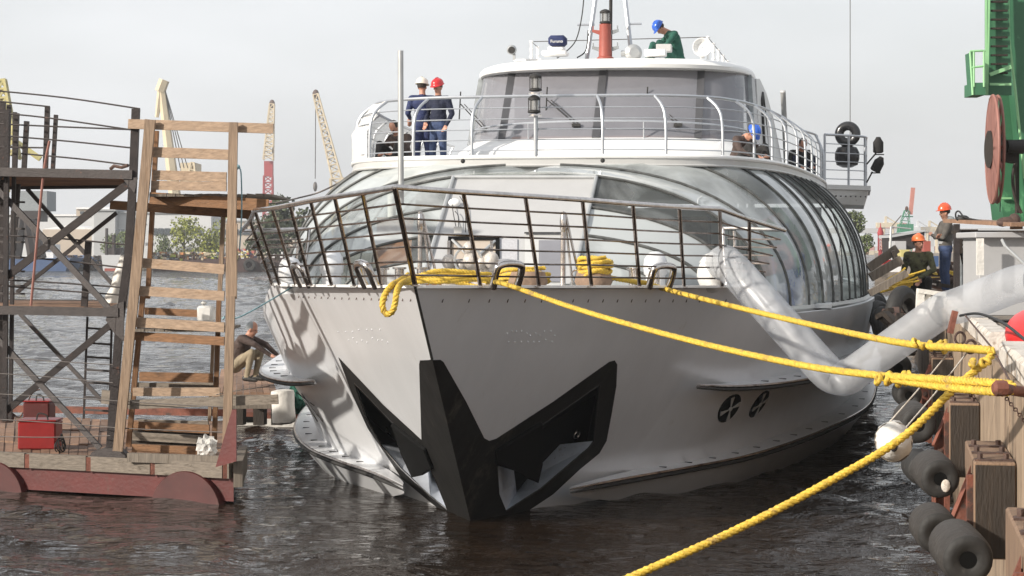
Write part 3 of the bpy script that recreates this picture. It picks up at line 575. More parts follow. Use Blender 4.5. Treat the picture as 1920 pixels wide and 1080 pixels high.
# ---- wheelhouse
WB = [(0, 36.95), (.9, 37.05), (1.7, 37.35), (2.35, 37.9), (2.75, 38.9), (2.95, 40.4)]; WTP = [(0, 38.25), (.9, 38.32), (1.7, 38.55), (2.3, 39.0), (2.65, 39.7), (2.85, 40.9)]
WF = [(0, 36.1), (1.0, 36.2), (1.9, 36.6), (2.7, 37.3), (3.15, 38.6), (3.3, 40.4)]
def sym(l, z): l = cm([Vector((x, y, z)) for x, y in l], 4); return [mir(p, -1) for p in l[::-1]] + l[1:]
wb = sym(WB, 5.46); wt = sym(WTP, 6.86); wf = sym(WF, 4.76); wm = sym([(a[0] * .5 + b[0] * .5, a[1] * .35 + b[1] * .65) for a, b in zip(WB, WF)], 5.28)
WH = MB().grid([wf, [a.lerp(b, .6) + Vector((0, 0, .12)) for a, b in zip(wf, wm)], wm, wb]).build('wheelhouse', 'white', SH, smooth=50)
PRP = MB().grid([wb, [a.lerp(b, .5) for a, b in zip(wb, wt)], wt]).build('windscreen', 'glassdark', SH, smooth=70)
nn_ = len(wb)
for i in (3, 11, 20, 29, 37):
    MB().bar(wb[i] + Vector((0, -.02, 0)), wt[i] + Vector((0, -.02, 0)), .15, .03, up=(0, 1, 0)).build('window_pillar', 'greycloth2' if i in (3, 37) else 'pillar', PRP)
def wiper(i, px, sc=1):
    b = wb[i].lerp(wt[i], .18) + Vector((0, -.06, 0)); t = wb[i].lerp(wt[i], .55) + Vector((-px, -.06, .0))
    MB().tube([b, t], .012, 5).tube([b + Vector((.07, 0, 0)), t + Vector((.07, 0, 0))], .009, 5).tube([t + Vector((0, -.02, .25)), t + Vector((-.03, -.02, -.3))], .014, 5).box(b, (.16, .06, .06)).build('wiper', 'rubber', PRP)
wiper(8, .55); wiper(18, .62); wiper(27, .62)
hr = cm([wm[i] + Vector((0, -.02, .42)) for i in range(4, nn_ - 4)], 2)
hr = [wb[i].lerp(wt[i], .14) + Vector((0, -.22, .02 + .1 * math.sin(math.pi * (i - 4) / (nn_ - 9)))) for i in range(4, nn_ - 4)]
g = MB().tube([hr[0] + Vector((-.1, .1, -.5))] + hr + [hr[-1] + Vector((.1, .1, -.5))], .02, 6)
for i in (10, 20, 28): g.tube([hr[i], hr[i] + Vector((0, .02, -.42))], .016, 6)
g.build('wheelhouse_handrail', 'alu', WH)
# interior
MB().box((0, 40.3, 5.6), (4.2, .9, .12)).build('console', 'console', WH, smooth=0, bevel=.04)
MB().box((0, 42.8, 5.8), (5, .08, 2.1)).build('rear_wall', 'curtain', WH, smooth=0); MB().box((0, 40.8, 4.83), (5, 3.6, .04)).build('wheelhouse_floor', 'greycloth', WH, smooth=0)
for x in (-1.1, .9): MB().box((x, 41.3, 5.6), (.5, .15, .9)).box((x, 41.1, 5.2), (.5, .5, .12)).build('helm_chair', 'blackcloth', WH, bevel=.04)
# roof
RF = [(0, 37.85), (1.0, 37.95), (1.9, 38.3), (2.5, 39.0), (2.8, 40.2), (2.8, 42), (2.65, 46)]
def rf(z, k=0): l = cm([Vector((x * (1 - k * .03) if x else 0, y + k * .12, z)) for x, y in RF], 4); return [mir(p, -1) for p in l[::-1]] + l[1:]
rr = [rf(6.84, 1.2), rf(6.86, .2), rf(6.93, 0), rf(7.0, .5), rf(7.06, 2.0), rf(7.09, 4.5), rf(7.11, 9)]
ROOF = MB().grid(rr); ROOF.add(rr[0], [tuple(range(len(rr[0])))]); ROOF.add(rr[-1], [tuple(range(len(rr[-1])))]); ROOF = ROOF.build('wheelhouse_roof', 'white', SH, smooth=60)
# side walls with arched door and swept fairing
for s in (-1, 1):
    prof = [(40.3, 4.76), (40.3, 5.5), (40.8, 6.86), (42.5, 7.0), (44.5, 6.85), (46.5, 6.45), (48.5, 5.8), (50, 5.2), (50.5, 4.76)]
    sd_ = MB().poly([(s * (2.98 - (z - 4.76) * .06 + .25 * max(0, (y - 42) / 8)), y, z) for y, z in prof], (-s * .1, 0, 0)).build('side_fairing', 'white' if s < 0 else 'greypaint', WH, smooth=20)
    arch = [(41.6, 4.9), (41.6, 6.0), (41.9, 6.5), (42.5, 6.7), (43.1, 6.4), (43.5, 5.8), (43.6, 4.9)]
    MB().poly([(s * (3.03 - (z - 4.76) * .06), y, z) for y, z in arch], (-s * .03, 0, 0)).build('arched_door', 'glassdark', WH, smooth=0)
    MB().tube([Vector((s * (3.04 - (z - 4.76) * .06), y, z)) for y, z in arch], .03, 6).build('door_frame', 'rubber', WH)
    MB().grid([[Vector((s * (3.2 + d), 46 + t * 1.1 + .6 * t * t, 7.0 - t * .35 - t * t * .42)) for t in (0, .4, .8, 1.2, 1.6, 2.0)] for d in (0, .12)]).add([], []).build('side_fin', 'greypaint', WH, smooth=60, solid=.06)
# roof gear
MAST = MB().lathe([(.13, 0), (.13, .02)], (0, 38.9, 7.1), n=12).build('mast', 'alu', SH)
apex = Vector((0, 39.6, 10.7))
for b in ((-.42, 38.9, 7.1), (.48, 38.9, 7.15)):
    MB().tube([Vector(b), apex], .045, 8).build('mast_leg', 'alu', MAST)
MB().tube([Vector((-.08, 40.1, 7.1)), apex], .035, 8).build('mast_leg', 'rubber', MAST)
MB().tube([Vector((-.62, 39.05, 7.83)), Vector((-.28, 39.05, 7.83))], .025, 6).tube([Vector((.36, 39.05, 7.83)), Vector((.66, 39.05, 7.83))], .025, 6).tube([Vector((-.3, 39.1, 8.6)), Vector((.3, 39.1, 8.6))], .03, 6).build('mast_spreader', 'alu', MAST)
MB().tube(cm([Vector((-.45, 38.85, 8.6)), Vector((-.5, 38.82, 8.0)), Vector((-.62, 38.8, 7.5)), Vector((-.85, 38.8, 7.25)), Vector((-1.0, 38.8, 7.15))], 5), .012, 5).tube(cm([Vector((-.38, 38.85, 7.7)), Vector((-.42, 38.82, 7.3)), Vector((-.6, 38.8, 7.15))], 5), .014, 5).build('mast_cable', 'cable', MAST)
LB = MB().lathe([(.17, 0), (.17, .02), (.13, .05), (.115, .66), (.12, .68)], (0, 38.5, 7.09), n=18).build('signal_light_tower', 'redlamp', SH)
navlight(Vector((0, 38.5, 7.78)), LB, .1, .24)
for z, c in ((.46, 1), (.13, 0)):
    for s in (-1, 1): MB().poly([(s * .1, 38.48, 7.1 + z), (s * .26, 38.48, 7.16 + z), (s * .26, 38.48, 7.21 + z), (s * .1, 38.48, 7.19 + z)], (0, .05, 0)).tube([Vector((s * .24, 38.5, 7.18 + z)), Vector((s * .24, 38.5, 7.28 + z))], .012, 5).build('light_bracket', 'redlamp' if s < 0 and c else 'greycloth2', LB)
MB().lathe([(.1, 0), (.16, .05), (.17, .14), (.1, .2)], (.52, 38.6, 7.2), (.3, -1, 0), 16).tube([Vector((.3, 38.6, 7.2)), Vector((.52, 38.6, 7.2))], .06, 8).build('horn', 'mirrorless', SH)
RDR = MB().box((-.98, 38.4, 7.2), (.5, .4, .1)).box((-.95, 38.4, 7.29), (.32, .26, .1)).build('radar', 'white', SH, bevel=.03)
MB().box((-.92, 38.35, 7.44), (.35, .3, .21)).build('radar_head', 'navy', RDR, bevel=.05)
def text(body, size, loc, rot, m, par, name, ext=.004):
    c = bpy.data.curves.new(name, 'FONT'); c.body = body; c.size = size; c.extrude = ext; c.align_x = 'CENTER'; c.align_y = 'CENTER'
    o = bpy.data.objects.new(name, c); COL.objects.link(o); bpy.context.view_layer.update(); me = bpy.data.meshes.new_from_object(o.evaluated_get(bpy.context.evaluated_depsgraph_get())); COL.objects.unlink(o); bpy.data.objects.remove(o)
    me.materials.clear(); me.materials.append(M[m]); q = bpy.data.objects.new(name, me); COL.objects.link(q); q.location = Vector(loc) - (ORG.get(par.name, Vector()) if par else Vector()); q.rotation_euler = rot
    if par: q.parent = par
    return q
text('Furuno', .085, (-.92, 38.19, 7.42), (R(90), 0, 0), 'white', RDR, 'radar_lettering')
for i, (x, yy, lab) in enumerate(((-1.86, 38.5, 0), (1.9, 38.5, 1))):
    if lab: MB().lathe([(.05, -.25), (.07, -.12), (.17, 0), (.185, .03), (.17, .03), (.1, -.05), (.02, -.06)], (x, yy - .1, 7.28), (.0, -1, 0), 24, cap=False).box((x, yy, 7.13), (.08, .08, .12)).build('loud_hailer', 'white', SH)
    else: MB().ell((x, yy, 7.3), (.1, .12, .1)).lathe([(.07, 0), (.07, .03)], (x + .02, yy - .12, 7.28), (0, -1, 0), 12, mi=1).box((x + .05, yy, 7.16), (.05, .05, .12)).build('searchlight', ['mirrorless', 'rubber'], SH)
rw = []
for s in (-1, 1):
    for k, y in enumerate([41.0, 42.2, 43.3, 44.4, 45.5, 46.6, 47.7]):
        zt = 7.75 - k * .02 if s > 0 else 7.72; x = s * (1.85 + .04 * k); q = MB().tube([Vector((x, y, 7.05 if k < 5 else 6.9)), Vector((x, y, zt))], .03, 6)
        for z_ in (.0, .16, .32, .48): q.ell((x, y, zt - z_), (.05, .05, .03), n=8, k=4)
        if s > 0 or k < 2: q.build('roof_stanchion', 'white', SH); rw.append((s, k, Vector((x, y, zt))))
lft = [p for s, k, p in rw if s < 0]; rgt = [p for s, k, p in rw if s > 0]
MB().tube(lft[::-1] + rgt, .009, 5).build('roof_guard_wire', 'wire', SH)
MB().box((1.0, 38.35, 7.17), (.42, .3, .14)).build('roof_locker', 'white', SH, bevel=.02); MB().box((1.12, 38.9, 7.32), (.3, .25, .15)).build('roof_battery_box', 'greypaint', SH, bevel=.01)
MB().box((-1.6, 38.9, 7.13), (.55, .1, .04)).build('roof_strip', 'white', SH)
# ---- rear wing of the upper deck
WG = MB().poly([(4.2, 44.4, 4.7), (5.25, 45.6, 4.7), (5.3, 50, 4.7), (4.2, 51, 4.7)], (0, 0, .1)).hexa([(4.2, 44.5, 4.38), (5.1, 45.7, 4.36), (5.15, 50, 4.36), (4.2, 50, 4.38), (4.2, 44.45, 4.7), (5.2, 45.65, 4.7), (5.25, 50, 4.7), (4.2, 50, 4.7)]).build('rear_wing_deck', 'greypaint', SH, smooth=0)
wbs = [Vector(p) for p in ((4.22, 44.6, 4.8), (4.75, 45.15, 4.8), (5.12, 45.7, 4.8), (5.16, 46.8, 4.8), (5.18, 48, 4.8), (5.18, 49.5, 4.8))]
rail_posts(wbs, [b + UP * 1.12 for b in wbs], (.12, .3, .47, .64, .82), 'wing_rail', 'alu', .028, SH)
st = MB()
for i in range(9): p = Vector((4.25 + i * .11, 44.52 + i * .125, 4.55)); st.ell(p, (.018, .018, .018), n=6, k=4)
st.build('wing_rivets', 'rubber', WG)
def deckfloat(x, y, z, par=None): pass
MB().torus((4.73, 45.6, 5.98), (-.15, -1, .05), .19, .105, 30, 14).build('life_ring_fender', 'gloss_rubber', SH)
MB().lathe([(.1, 0), (.24, .06), (.28, .2), (.28, .34), (.22, .46), (.1, .5)], (4.72, 45.65, 5.22), n=22).build('ball_fender', 'gloss_rubber', SH)
for dz, tilt, x in ((0, 0, 5.42), (-.42, .5, 5.34)):
    MB().lathe([(.09, 0), (.12, .02), (.12, .24), (.08, .3), (.05, .36)], (x, 45.8, 5.56 + dz), (tilt, -.2, 1), 14).box((x + .02, 45.8, 5.52 + dz), (.22, .16, .02)).tube([Vector((x - .05, 45.8, 5.55 + dz)), Vector((5.16, 45.8, 5.3 + dz))], .02, 6).build('flood_light', 'blackcloth', SH)
MB().tube([PX(1594, -30, 4.9), PX(1594, 262, 4.9)], .012, 5).build('whip_aerial', 'wire', SH)
# ---- foredeck gear
def at(x, y, X, z): return Vector((X, y, z))
WN = MB().box(P(885, 505, 25.2) + UP * -.08, (.5, .35, .3)).build('anchor_winch', 'crumple', SH, bevel=.04)
wc = P(882, 488, 25.0)
MB().torus(wc + Vector((-.02, -.05, .0)), (.2, -1, 0), .17, .016, 24, 6).build('winch_wheel', 'mirrorless', WN)
for i, (dx, dz, r_) in enumerate(((-.02, .15, .08), (-.28, -.02, .09), (.27, 0, .1), (0, 0, .1), (.14, -.04, .07), (-.12, -.07, .07))): MB().ell(wc + Vector((dx, 0, dz)), (r_, r_, r_ * 1.1), n=10, k=7).build('winch_wrapping', 'crumple', WN)
MB().tube([wc + Vector((-.5, 0, 0)), wc + Vector((.5, 0, 0))], .02, 6).tube([wc + Vector((-.28, 0, .25)), wc + Vector((-.28, 0, -.2))], .02, 6).tube([wc + Vector((.27, 0, .25)), wc + Vector((.27, 0, -.2))], .02, 6).build('winch_shaft', 'steel', WN)
for x0, x1 in ((787, 1), (1055, 1)):
    a = P(x0, 535, 24.8); tp = P(x0 + 1, 397, 24.8)
    MB().tube([a, tp], .03, 8).tube([tp + Vector((.03, 0, -.03)), a + Vector((.22, .1, 0))], .018, 6).tube([tp + Vector((.03, .05, -.2)), a + Vector((.1, .2, 0))], .018, 6).ell(tp + Vector((0, 0, -.14)), (.045, .05, .15), n=10, k=8).torus(a + Vector((.16, .04, .14)), (.3, -1, 0), .05, .012, 14, 6).build('davit_post', 'steel', SH)
for s, px, py, Z in ((1, 1229, 500, 26.3), (1, 1335, 515, 25.9), (-1, 544, 510, 27.0), (-1, 622, 497, 26.6)):
    c = P(px, py, Z)
    if px == 1335:
        MB().ell(c, (.2, .2, .24), n=16, k=10).lathe([(.0, .3), (.1, .26), (.17, .16)], c, n=8).build('wrapped_ventilator', 'sheet', SH, smooth=60)
    else: MB().lathe([(.13, -.3), (.13, -.12), (.155, -.1), (.165, 0), (.15, .1), (.11, .17), (.05, .2), (0.001, .205)], c, n=20).build('mushroom_ventilator', 'hull', SH, smooth=50)
for px, Z in ((765, 24.5), (1206, 25.1), (693, 25.5)):
    c = P(px, 536, Z); q = MB()
    for d in (-.14, .14): q.lathe([(.06, 0), (.06, .2), (.09, .21), (.09, .23)], c + Vector((d, abs(d), 0)), n=12)
    q.build('bollard', 'steel', SH)
BL = MB()
BL.lathe([(.2, 0), (.24, .08), (.21, .2), (.17, .26)], P(1113, 540, 24.6), n=14).build('wrapped_bollard', 'cardboard', SH, smooth=60)
BL = MB().lathe([(.2, 0), (.24, .08), (.2, .2)], P(990, 541, 23.6), n=14).build('wrapped_bollard', 'cardboard', SH, smooth=60)
MB().lathe([(.16, 0), (.2, .08), (.14, .16)], P(855, 538, 23.6), n=12).build('wrapped_bollard', 'crumple', SH, smooth=60)
# ================================================================= ROPES
def rope(pts, r, name, label, m='rope', group=None, pitch=.13, cat='rope'):
    return top(rope_mb(pts, r, 3, pitch, .025).build(name, m, smooth=60), label, cat, group)
GR = 'yellow mooring ropes'
rope([P(925, 530, 22.2), P(948, 533, 21.7), P(1100, 585, 20.3), P(1300, 640, 18.2), P(1500, 684, 16), P(1640, 703, 14.5), P(1760, 711, 13.3), P(1885, 720, 12.4), P(1893, 727, 12.3), P(1880, 735, 12.35), P(1760, 724, 13.3), P(1655, 708, 14.4)], .029, 'mooring_rope', 'yellow mooring rope from the middle fairlead to the rusty quay hook, doubled near its knot', group=GR)
rope([P(1215, 530, 25.5), P(1240, 540, 24.9), P(1340, 566, 23.4), P(1500, 604, 20.8), P(1640, 634, 18.4), P(1730, 648, 16.8), P(1800, 652, 15.4), P(1858, 657, 14.2)], .032, 'mooring_rope', 'yellow mooring rope crossing the clear tube, highest of those reaching the quay', group=GR)
rope([P(1858, 656, 14.1), P(1858, 668, 14.1), P(1835, 690, 14), P(1790, 728, 13.9), P(1690, 822, 13.7), P(1560, 900, 13.6), P(1400, 984, 13.5), P(1190, 1079, 13.4), P(1020, 1150, 13.3)], .030, 'mooring_rope', 'yellow rope slanting down from the quay to the bottom edge of the water', group=GR)
def knot(c, n, name, label, m='rope', r=.03, R_=.06, group=None):
    mb = MB()
    for i in range(n):
        a = random.uniform(0, 6.28); ax = Vector((random.uniform(.3, 1), random.uniform(-.5, .5), random.uniform(-.5, .5)))
        mb.torus(c + Vector((random.uniform(-1, 1) * R_ * 2.2, 0, random.uniform(-.4, .4) * R_)), ax, R_ * .52, r * .55, 14, 6)
    return top(mb.build(name, m, smooth=60), label, 'knot', group)
knot(P(1668, 710, 14.2), 7, 'rope_knot', 'bulky yellow knot on the lower mooring rope below the clear tube', R_=.07)
knot(P(1738, 648, 16.6), 6, 'rope_knot', 'yellow splice knot on the upper mooring rope right of the clear tube', R_=.07)
knot(P(1842, 680, 13.95), 4, 'rope_knot', 'yellow knot beside the white kerb block on the quay', R_=.045)
# slack loop over the bow and the heap on deck
rope([P(760, 520, 21.9), P(748, 528, 21.3), P(735, 535, 20.9), P(722, 552, 20.75), P(717, 572, 20.7), P(723, 588, 20.7), P(735, 585, 20.65), P(741, 568, 20.65), P(744, 548, 20.7), P(752, 532, 21.1), P(775, 522, 21.8)], .035, 'rope_loop', 'loop of yellow rope hanging over the bow below the rail', pitch=.14)
def heap(x0, x1, y, Z, turns, name, label, sq=.16, h=6):
    pts = []
    for i in range(turns * 8):
        t = i / (turns * 8 - 1); a = i * .785 + random.uniform(-.2, .2); cx = (x0 + x1) / 2; rx = (x1 - x0) / 2 * random.uniform(.72, 1); c = P(cx, y, Z)
        pts.append(c + RT * rx * math.cos(a) * Z / F + FW * math.sin(a) * sq + UP * (h * (i / (turns * 8)) * .032 + random.uniform(-.02, .06)))
    return top(rope_mb(pts, .029, 3, .12, .03).build(name, 'rope', smooth=60), label, 'rope')
heap(742, 930, 536, 22.9, 4, 'rope_heap', 'untidy heap of yellow rope lying on the foredeck behind the bow', .3, 4)
heap(930, 1035, 535, 24.0, 4, 'rope_heap', 'pile of yellow rope on deck seen through the middle chrome fairlead', .25, 6)
heap(1080, 1150, 520, 24.6, 6, 'rope_coil', 'neat coil of yellow rope wound on the wrapped bollard', .22, 7)
rope([P(1140, 520, 24.6), P(1180, 527, 24.8), P(1215, 531, 25.4)], .032, 'rope_tail', 'short yellow rope lead between the coil and the aft fairlead', pitch=.14)
# ================================================================= clear plastic tube
tp = [P(1338, 505, 26.2), P(1352, 492, 25.7), P(1375, 505, 25.0), P(1425, 560, 24.6), P(1490, 632, 24.3), P(1545, 692, 24.1), P(1572, 712, 24.0), P(1600, 700, 23.8), P(1680, 643, 23.4), P(1752, 592, 23.1), P(1776, 578, 22.9), P(1800, 572, 22.5), P(1860, 550, 22), P(1905, 533, 21.6), P(1945, 528, 21.3)]
tc_ = cm(tp, 12); rs = []
for i, p in enumerate(tc_):
    a = i / 12; r_ = .22
    if a < 1.5: r_ = .13 + .075 * a
    r_ *= 1 - .14 * math.exp(-((a - 6.0) / .5) ** 2) - .06 * math.exp(-((a - 10.4) / .3) ** 2)
    rs.append(r_ * (1 if a < 7 else .94))
top(MB().tube(tc_, rs, 22).build('plastic_tube', 'film', smooth=80), 'long clear polythene tube sagging from the bow rail down and up onto the quay', 'plastic tube')
# ================================================================= PONTOON (left)
GZ = lambda x: 27.5 - 1.5 * x / 440
def on(x, y, dz=0): return P(x, y, GZ(x) + dz)
PO = thing('work_pontoon', 'red steel pontoon with plank deck and timber edge carrying scaffolding', 'pontoon', on(220, 880))
def dkp(x, Z, z=.45): p = P(x, 500, Z); return Vector((p.x, p.y, z))
fl, fr = dkp(-160, 28.05), dkp(438, 26); bl_, br_ = dkp(-160, 34.5), dkp(443, 33.2)
MB().hexa([fl - UP * .42, fr - UP * .42, br_ - UP * .42, bl_ - UP * .42, fl - UP * .03, fr - UP * .03, br_ - UP * .03, bl_ - UP * .03]).build('pontoon_body', 'red', PO, smooth=0)
for cx_, r_ in ((-5, .5), (355, .54)):
    c = on(cx_, 930, -.02); c.z = -.14 if cx_ > 100 else -.1; MB().lathe([(r_ * 1.02, -.05), (r_ * 1.02, .09), (r_, .11)], c, (fr - fl).cross(UP), 48).build('drum_end', 'reddark', PO)
n = 34; dm = MB()
for i in range(n):
    t0, t1 = i / n, (i + .93) / n
    for j, (u0, u1) in enumerate(((0, .33), (.335, .66), (.665, 1))):
        a = fl.lerp(fr, t0); b = fl.lerp(fr, t1); c = bl_.lerp(br_, t0); d = bl_.lerp(br_, t1); q = random.uniform(-.012, .012)
        pts = [a.lerp(c, u0), b.lerp(d, u0), b.lerp(d, u1 - .01), a.lerp(c, u1 - .01)]; dm.hexa([p - UP * .03 for p in pts] + [p + UP * (.015 + q) for p in pts])
dm.build('plank_deck', 'wooddeck', PO, smooth=0)
eb = MB(); off = -FW * .05 + UP * 0
xs = [-160, 55, 170, 290, 425, 438]
for a, b in zip(xs, xs[1:]): eb.bar(dkp(a, GZ(a), .44) + off, dkp(b - 4, GZ(b - 4), .44) + off, .1, .2)
eb.build('edge_timber', 'woodgreyh', PO, smooth=0)
for x in xs[1:-1]: MB().bar(dkp(x, GZ(x), .53) + off * 2.1, dkp(x, GZ(x), .34) + off * 2.1, .07, .02).build('edge_strap', 'rustred', PO, smooth=0)
MB().bar(dkp(446, 25.9, .4), dkp(456, 28, .4), .12, .34).bar(dkp(240, 26.5, .56), dkp(425, 26.1, .56), .06, .12).build('kerb_timber', 'woodgrey', PO, smooth=0)
MB().bar(bl_ + UP * .15, br_ + UP * .15, .05, .12).build('rear_coaming', 'rustred', PO)
# steel scaffold
SC = thing('steel_scaffold', 'dark steel scaffold with cross braces, handrails and plank platforms on the pontoon', 'scaffold', on(120, 860))
def bar(x0, y0, x1, y1, w_, name, m='scaf', dz=0, par=None, h=None, dz2=None):
    a = P(x0, y0, GZ(max(x0, -50)) + dz); b = P(x1, y1, GZ(max(x1, -50)) + (dz if dz2 is None else dz2)); ww = w_ * 26.5 / F
    return MB().bar(a, b, h or ww, ww, up=FW).build(name, m, par or SC, smooth=0)
def barr(x0, y0, x1, y1, w_, name, m='scaf', dz=0, par=None, dz2=None):   # width seen from the front
    a = P(x0, y0, GZ(max(x0, -50)) + dz); b = P(x1, y1, GZ(max(x1, -50)) + (dz if dz2 is None else dz2)); d = (b - a).normalized(); n = d.cross(FW).normalized(); ww = w_ * 26.5 / F / 2
    if m in ('wood', 'woodor', 'woodgrey') and abs(d.z) < .6: m += 'h'
    return MB().hexa([a - n * ww, a + n * ww, a + n * ww + FW * .07, a - n * ww + FW * .07, b - n * ww, b + n * ww, b + n * ww + FW * .07, b - n * ww + FW * .07]).build(name, m, par or SC, smooth=0)
for (a, b) in zip([(254, 204), (249, 330), (240, 480), (224, 600)], [(249, 330), (240, 480), (224, 600), (205, 850)]): barr(*a, *b, 15, 'scaffold_post')
for q in ((237, 346, -10, 535, 14), (-10, 350, 187, 560, 11), (187, 560, 212, 590, 11), (216, 601, -10, 788, 12), (-10, 630, 187, 841, 10)): barr(*q, 'cross_brace', dz=.08)
for q in ((50, 354, 212, 535, 8), (218, 399, 31, 548, 8), (37, 589, 191, 752, 8)): barr(*q, 'cross_brace', dz=4.2)
for q in ((12, 206, 8, 790, 9, .0), (27, 210, 18, 790, 7, 1.0), (33, 345, 24, 470, 10, 3.5), (4, 190, -2, 600, 12, 2), (2, 560, 0, 780, 9, 4)): barr(*q[:5], 'scaffold_post', dz=q[5])
for q in ((88, 200, 84, 320, 9), (104, 215, 98, 318, 7), (49, 227, 44, 318, 9), (31, 212, 27, 316, 8), (165, 453, 157, 575, 12), (16, 196, 12, 320, 8)): barr(*q, 'handrail_post', dz=.5)
def pipe(pts, w_, name, m='scaf', dz=0, par=None, n=6):
    return MB().tube(cm([P(x, y, GZ(max(x, -50)) + dz) for x, y in pts], 4), w_ * 26.5 / F / 2, n).build(name, m, par or SC)
for q in ([(-20, 169), (120, 183), (262, 204)], [(-20, 188), (93, 200)], [(-10, 211), (90, 221), (250, 244)], [(-10, 232), (120, 238), (250, 243)], [(-10, 253), (130, 265), (253, 278)], [(40, 288), (150, 298), (253, 311)], [(-10, 276), (80, 277)], [(-10, 441), (110, 447), (237, 459)], [(-10, 478), (120, 489), (230, 502)], [(15, 525), (120, 531), (230, 539)], [(15, 537), (130, 546), (228, 553)]): pipe(q, 3.6, 'handrail', dz=.3)
pipe([(93, 264), (80, 340), (58, 573)], 5, 'loose_pole', 'pinkred', dz=-.1)
for q in ([(-20, 738), (120, 745), (250, 754), (430, 764)], [(-20, 785), (130, 795), (250, 804), (434, 811)], [(12, 671), (110, 678), (212, 684)], [(-10, 700), (80, 706), (212, 718)], [(-20, 818), (90, 820), (207, 817)]): pipe(q, 2, 'safety_wire', 'wire', dz=-.15)
for y in (378, 404, 428, 453, 482, 508, 535, 550): barr(-8, y, 45, y + 1, 4, 'ladder_rung', dz=1.2)
LD = bar(164, 594, 157, 785, 4, 'ladder_rail', dz=1.5); bar(210, 590, 205, 780, 4, 'ladder_rail', dz=1.5)
for i, y in enumerate((615, 643, 669, 693, 717, 744, 768)): bar(163 - i * .8, y, 210 - i * .6, y + 3, 4, 'ladder_rung', dz=1.5)
def platform(xa, xb, za, name, deep, m, ydrop=0):
    a = dkp(xa, GZ(max(xa, -50)), za + ydrop); b = dkp(xb, GZ(xb), za - .02); c = dkp(xb - 6, GZ(xb) + deep, za); d = dkp(xa, GZ(max(xa, -50)) + deep, za); mb = MB(); N_ = 16
    for i in range(N_):
        t0, t1 = i / N_, (i + .93) / N_; q = [a.lerp(d, t0), b.lerp(c, t0), b.lerp(c, t1), a.lerp(d, t1)]; mb.hexa([p - UP * .05 for p in q] + [p + UP * random.uniform(-.005, .005) for p in q])
    o = mb.build(name, m, SC, smooth=0); MB().bar(a - UP * .04, b - UP * .04, .07, .12).build('platform_beam', 'scaf', o, smooth=0); MB().bar(d - UP * .04, c - UP * .04, .07, .12).build('platform_beam', 'scaf', o, smooth=0); return o
platform(-120, 250, 4.42, 'upper_platform', 4.6, 'wooddeck', .08); platform(-120, 224, 2.56, 'middle_platform', 3.4, 'wooddeck')
MB().poly([on(163, 862, -.1), on(172, 848, -.1), on(195, 840, -.1), on(222, 840, -.1), on(237, 852, -.1), on(232, 864, -.1)], FW * .2).build('base_gusset', 'scaf', SC, smooth=0)
for q in ([(205, 575), (232, 565), (232, 640), (214, 625), (198, 600)], [(228, 333), (258, 333), (252, 362)], [(-5, 320), (14, 320), (-5, 345)]): MB().poly([on(x, y, -.02) for x, y in q], FW * .03).build('gusset_plate', 'scaf', SC, smooth=0)
MB().tube([on(207, 317, .1), on(214, 311, .1), on(228, 314, .1), on(240, 310, .1)], .025, 6).build('wire_bundle', 'rust', SC)
# timber tower
WT_ = thing('timber_tower', 'light new timber access tower with cross boards and a small platform', 'scaffold', on(330, 860))
def tb(x0, y0, x1, y1, w_, name, m='wood', dz=-.15): return barr(x0, y0, x1, y1, w_, name, m, dz, WT_)
tb(281, 224, 252, 540, 19, 'tower_leg', dz=-.25); tb(252, 540, 220, 846, 18, 'tower_leg', dz=-.25); tb(437, 229, 434, 420, 16, 'tower_leg', dz=-.25); tb(434, 420, 433, 560, 20, 'tower_leg', dz=-.25); tb(432, 555, 424, 866, 16, 'tower_leg', dz=-.27)
tb(293, 245, 276, 560, 9, 'tower_leg', 'woodor', 1.6); tb(267, 555, 240, 838, 10, 'tower_leg', 'woodor', 1.6); tb(418, 405, 411, 560, 8, 'tower_leg', 'wood', 1.6); tb(410, 560, 400, 866, 9, 'tower_leg', 'woodor', 1.6); tb(399, 640, 392, 790, 6, 'tower_leg', 'wood', 2.2)
for q in ((240, 232, 512, 241, 18, 'wood', -.08), (287, 285, 428, 290, 19, 'wood', -.08), (286, 328, 424, 332, 18, 'wood', -.08), (283, 347, 424, 350, 17, 'wood', -.08), (268, 493, 420, 505, 18, 'wood', -.08), (259, 545, 420, 555, 18, 'wood', -.08), (253, 604, 420, 614, 18, 'wood', -.08), (253, 630, 420, 640, 16, 'woodor', -.08),
          (280, 371, 503, 385, 22, 'woodor', .2), (206, 384, 470, 402, 18, 'woodor', 1.6), (271, 583, 371, 588, 14, 'woodor', 1.5), (261, 706, 399, 709, 18, 'woodor', 1.4), (255, 722, 400, 722, 9, 'woodgrey', 1.9), (249, 735, 412, 735, 16, 'wood', .5), (240, 759, 521, 749, 17, 'woodgrey', -.05), (250, 798, 392, 805, 17, 'woodor', 1.8), (248, 818, 392, 826, 16, 'woodgrey', 1.3), (247, 840, 392, 846, 15, 'woodor', .8), (248, 808, 392, 815, 10, 'timberdark', 2.0), (247, 829, 392, 835, 9, 'timberdark', 1.4), (246, 856, 400, 862, 14, 'wood', .3), (258, 790, 390, 794, 8, 'woodgrey', 2.4), (190, 744, 245, 750, 26, 'woodgrey', .1)):
    tb(*q[:5], 'cross_board', q[5], q[6])
def pl2(x0, x1, y, z, deep, n=10):
    mb = MB()
    for i in range(n):
        t = i / n; a = P(x0 + (x1 - x0) * t, y, 26.4); b = P(x0 + (x1 - x0) * (t + .92 / n), y, 26.4); a.z = b.z = z; q = [a, b, b + FW * deep, a + FW * deep]; mb.hexa([p - UP * .03 for p in q] + [p + UP * random.uniform(0, .012) for p in q])
    return mb.build('platform_planks', 'woodgrey', WT_, smooth=0)
pl2(280, 512, 360, 4.09, 1.9, 14); pl2(253, 422, 620, 2.28, 1.6, 9)
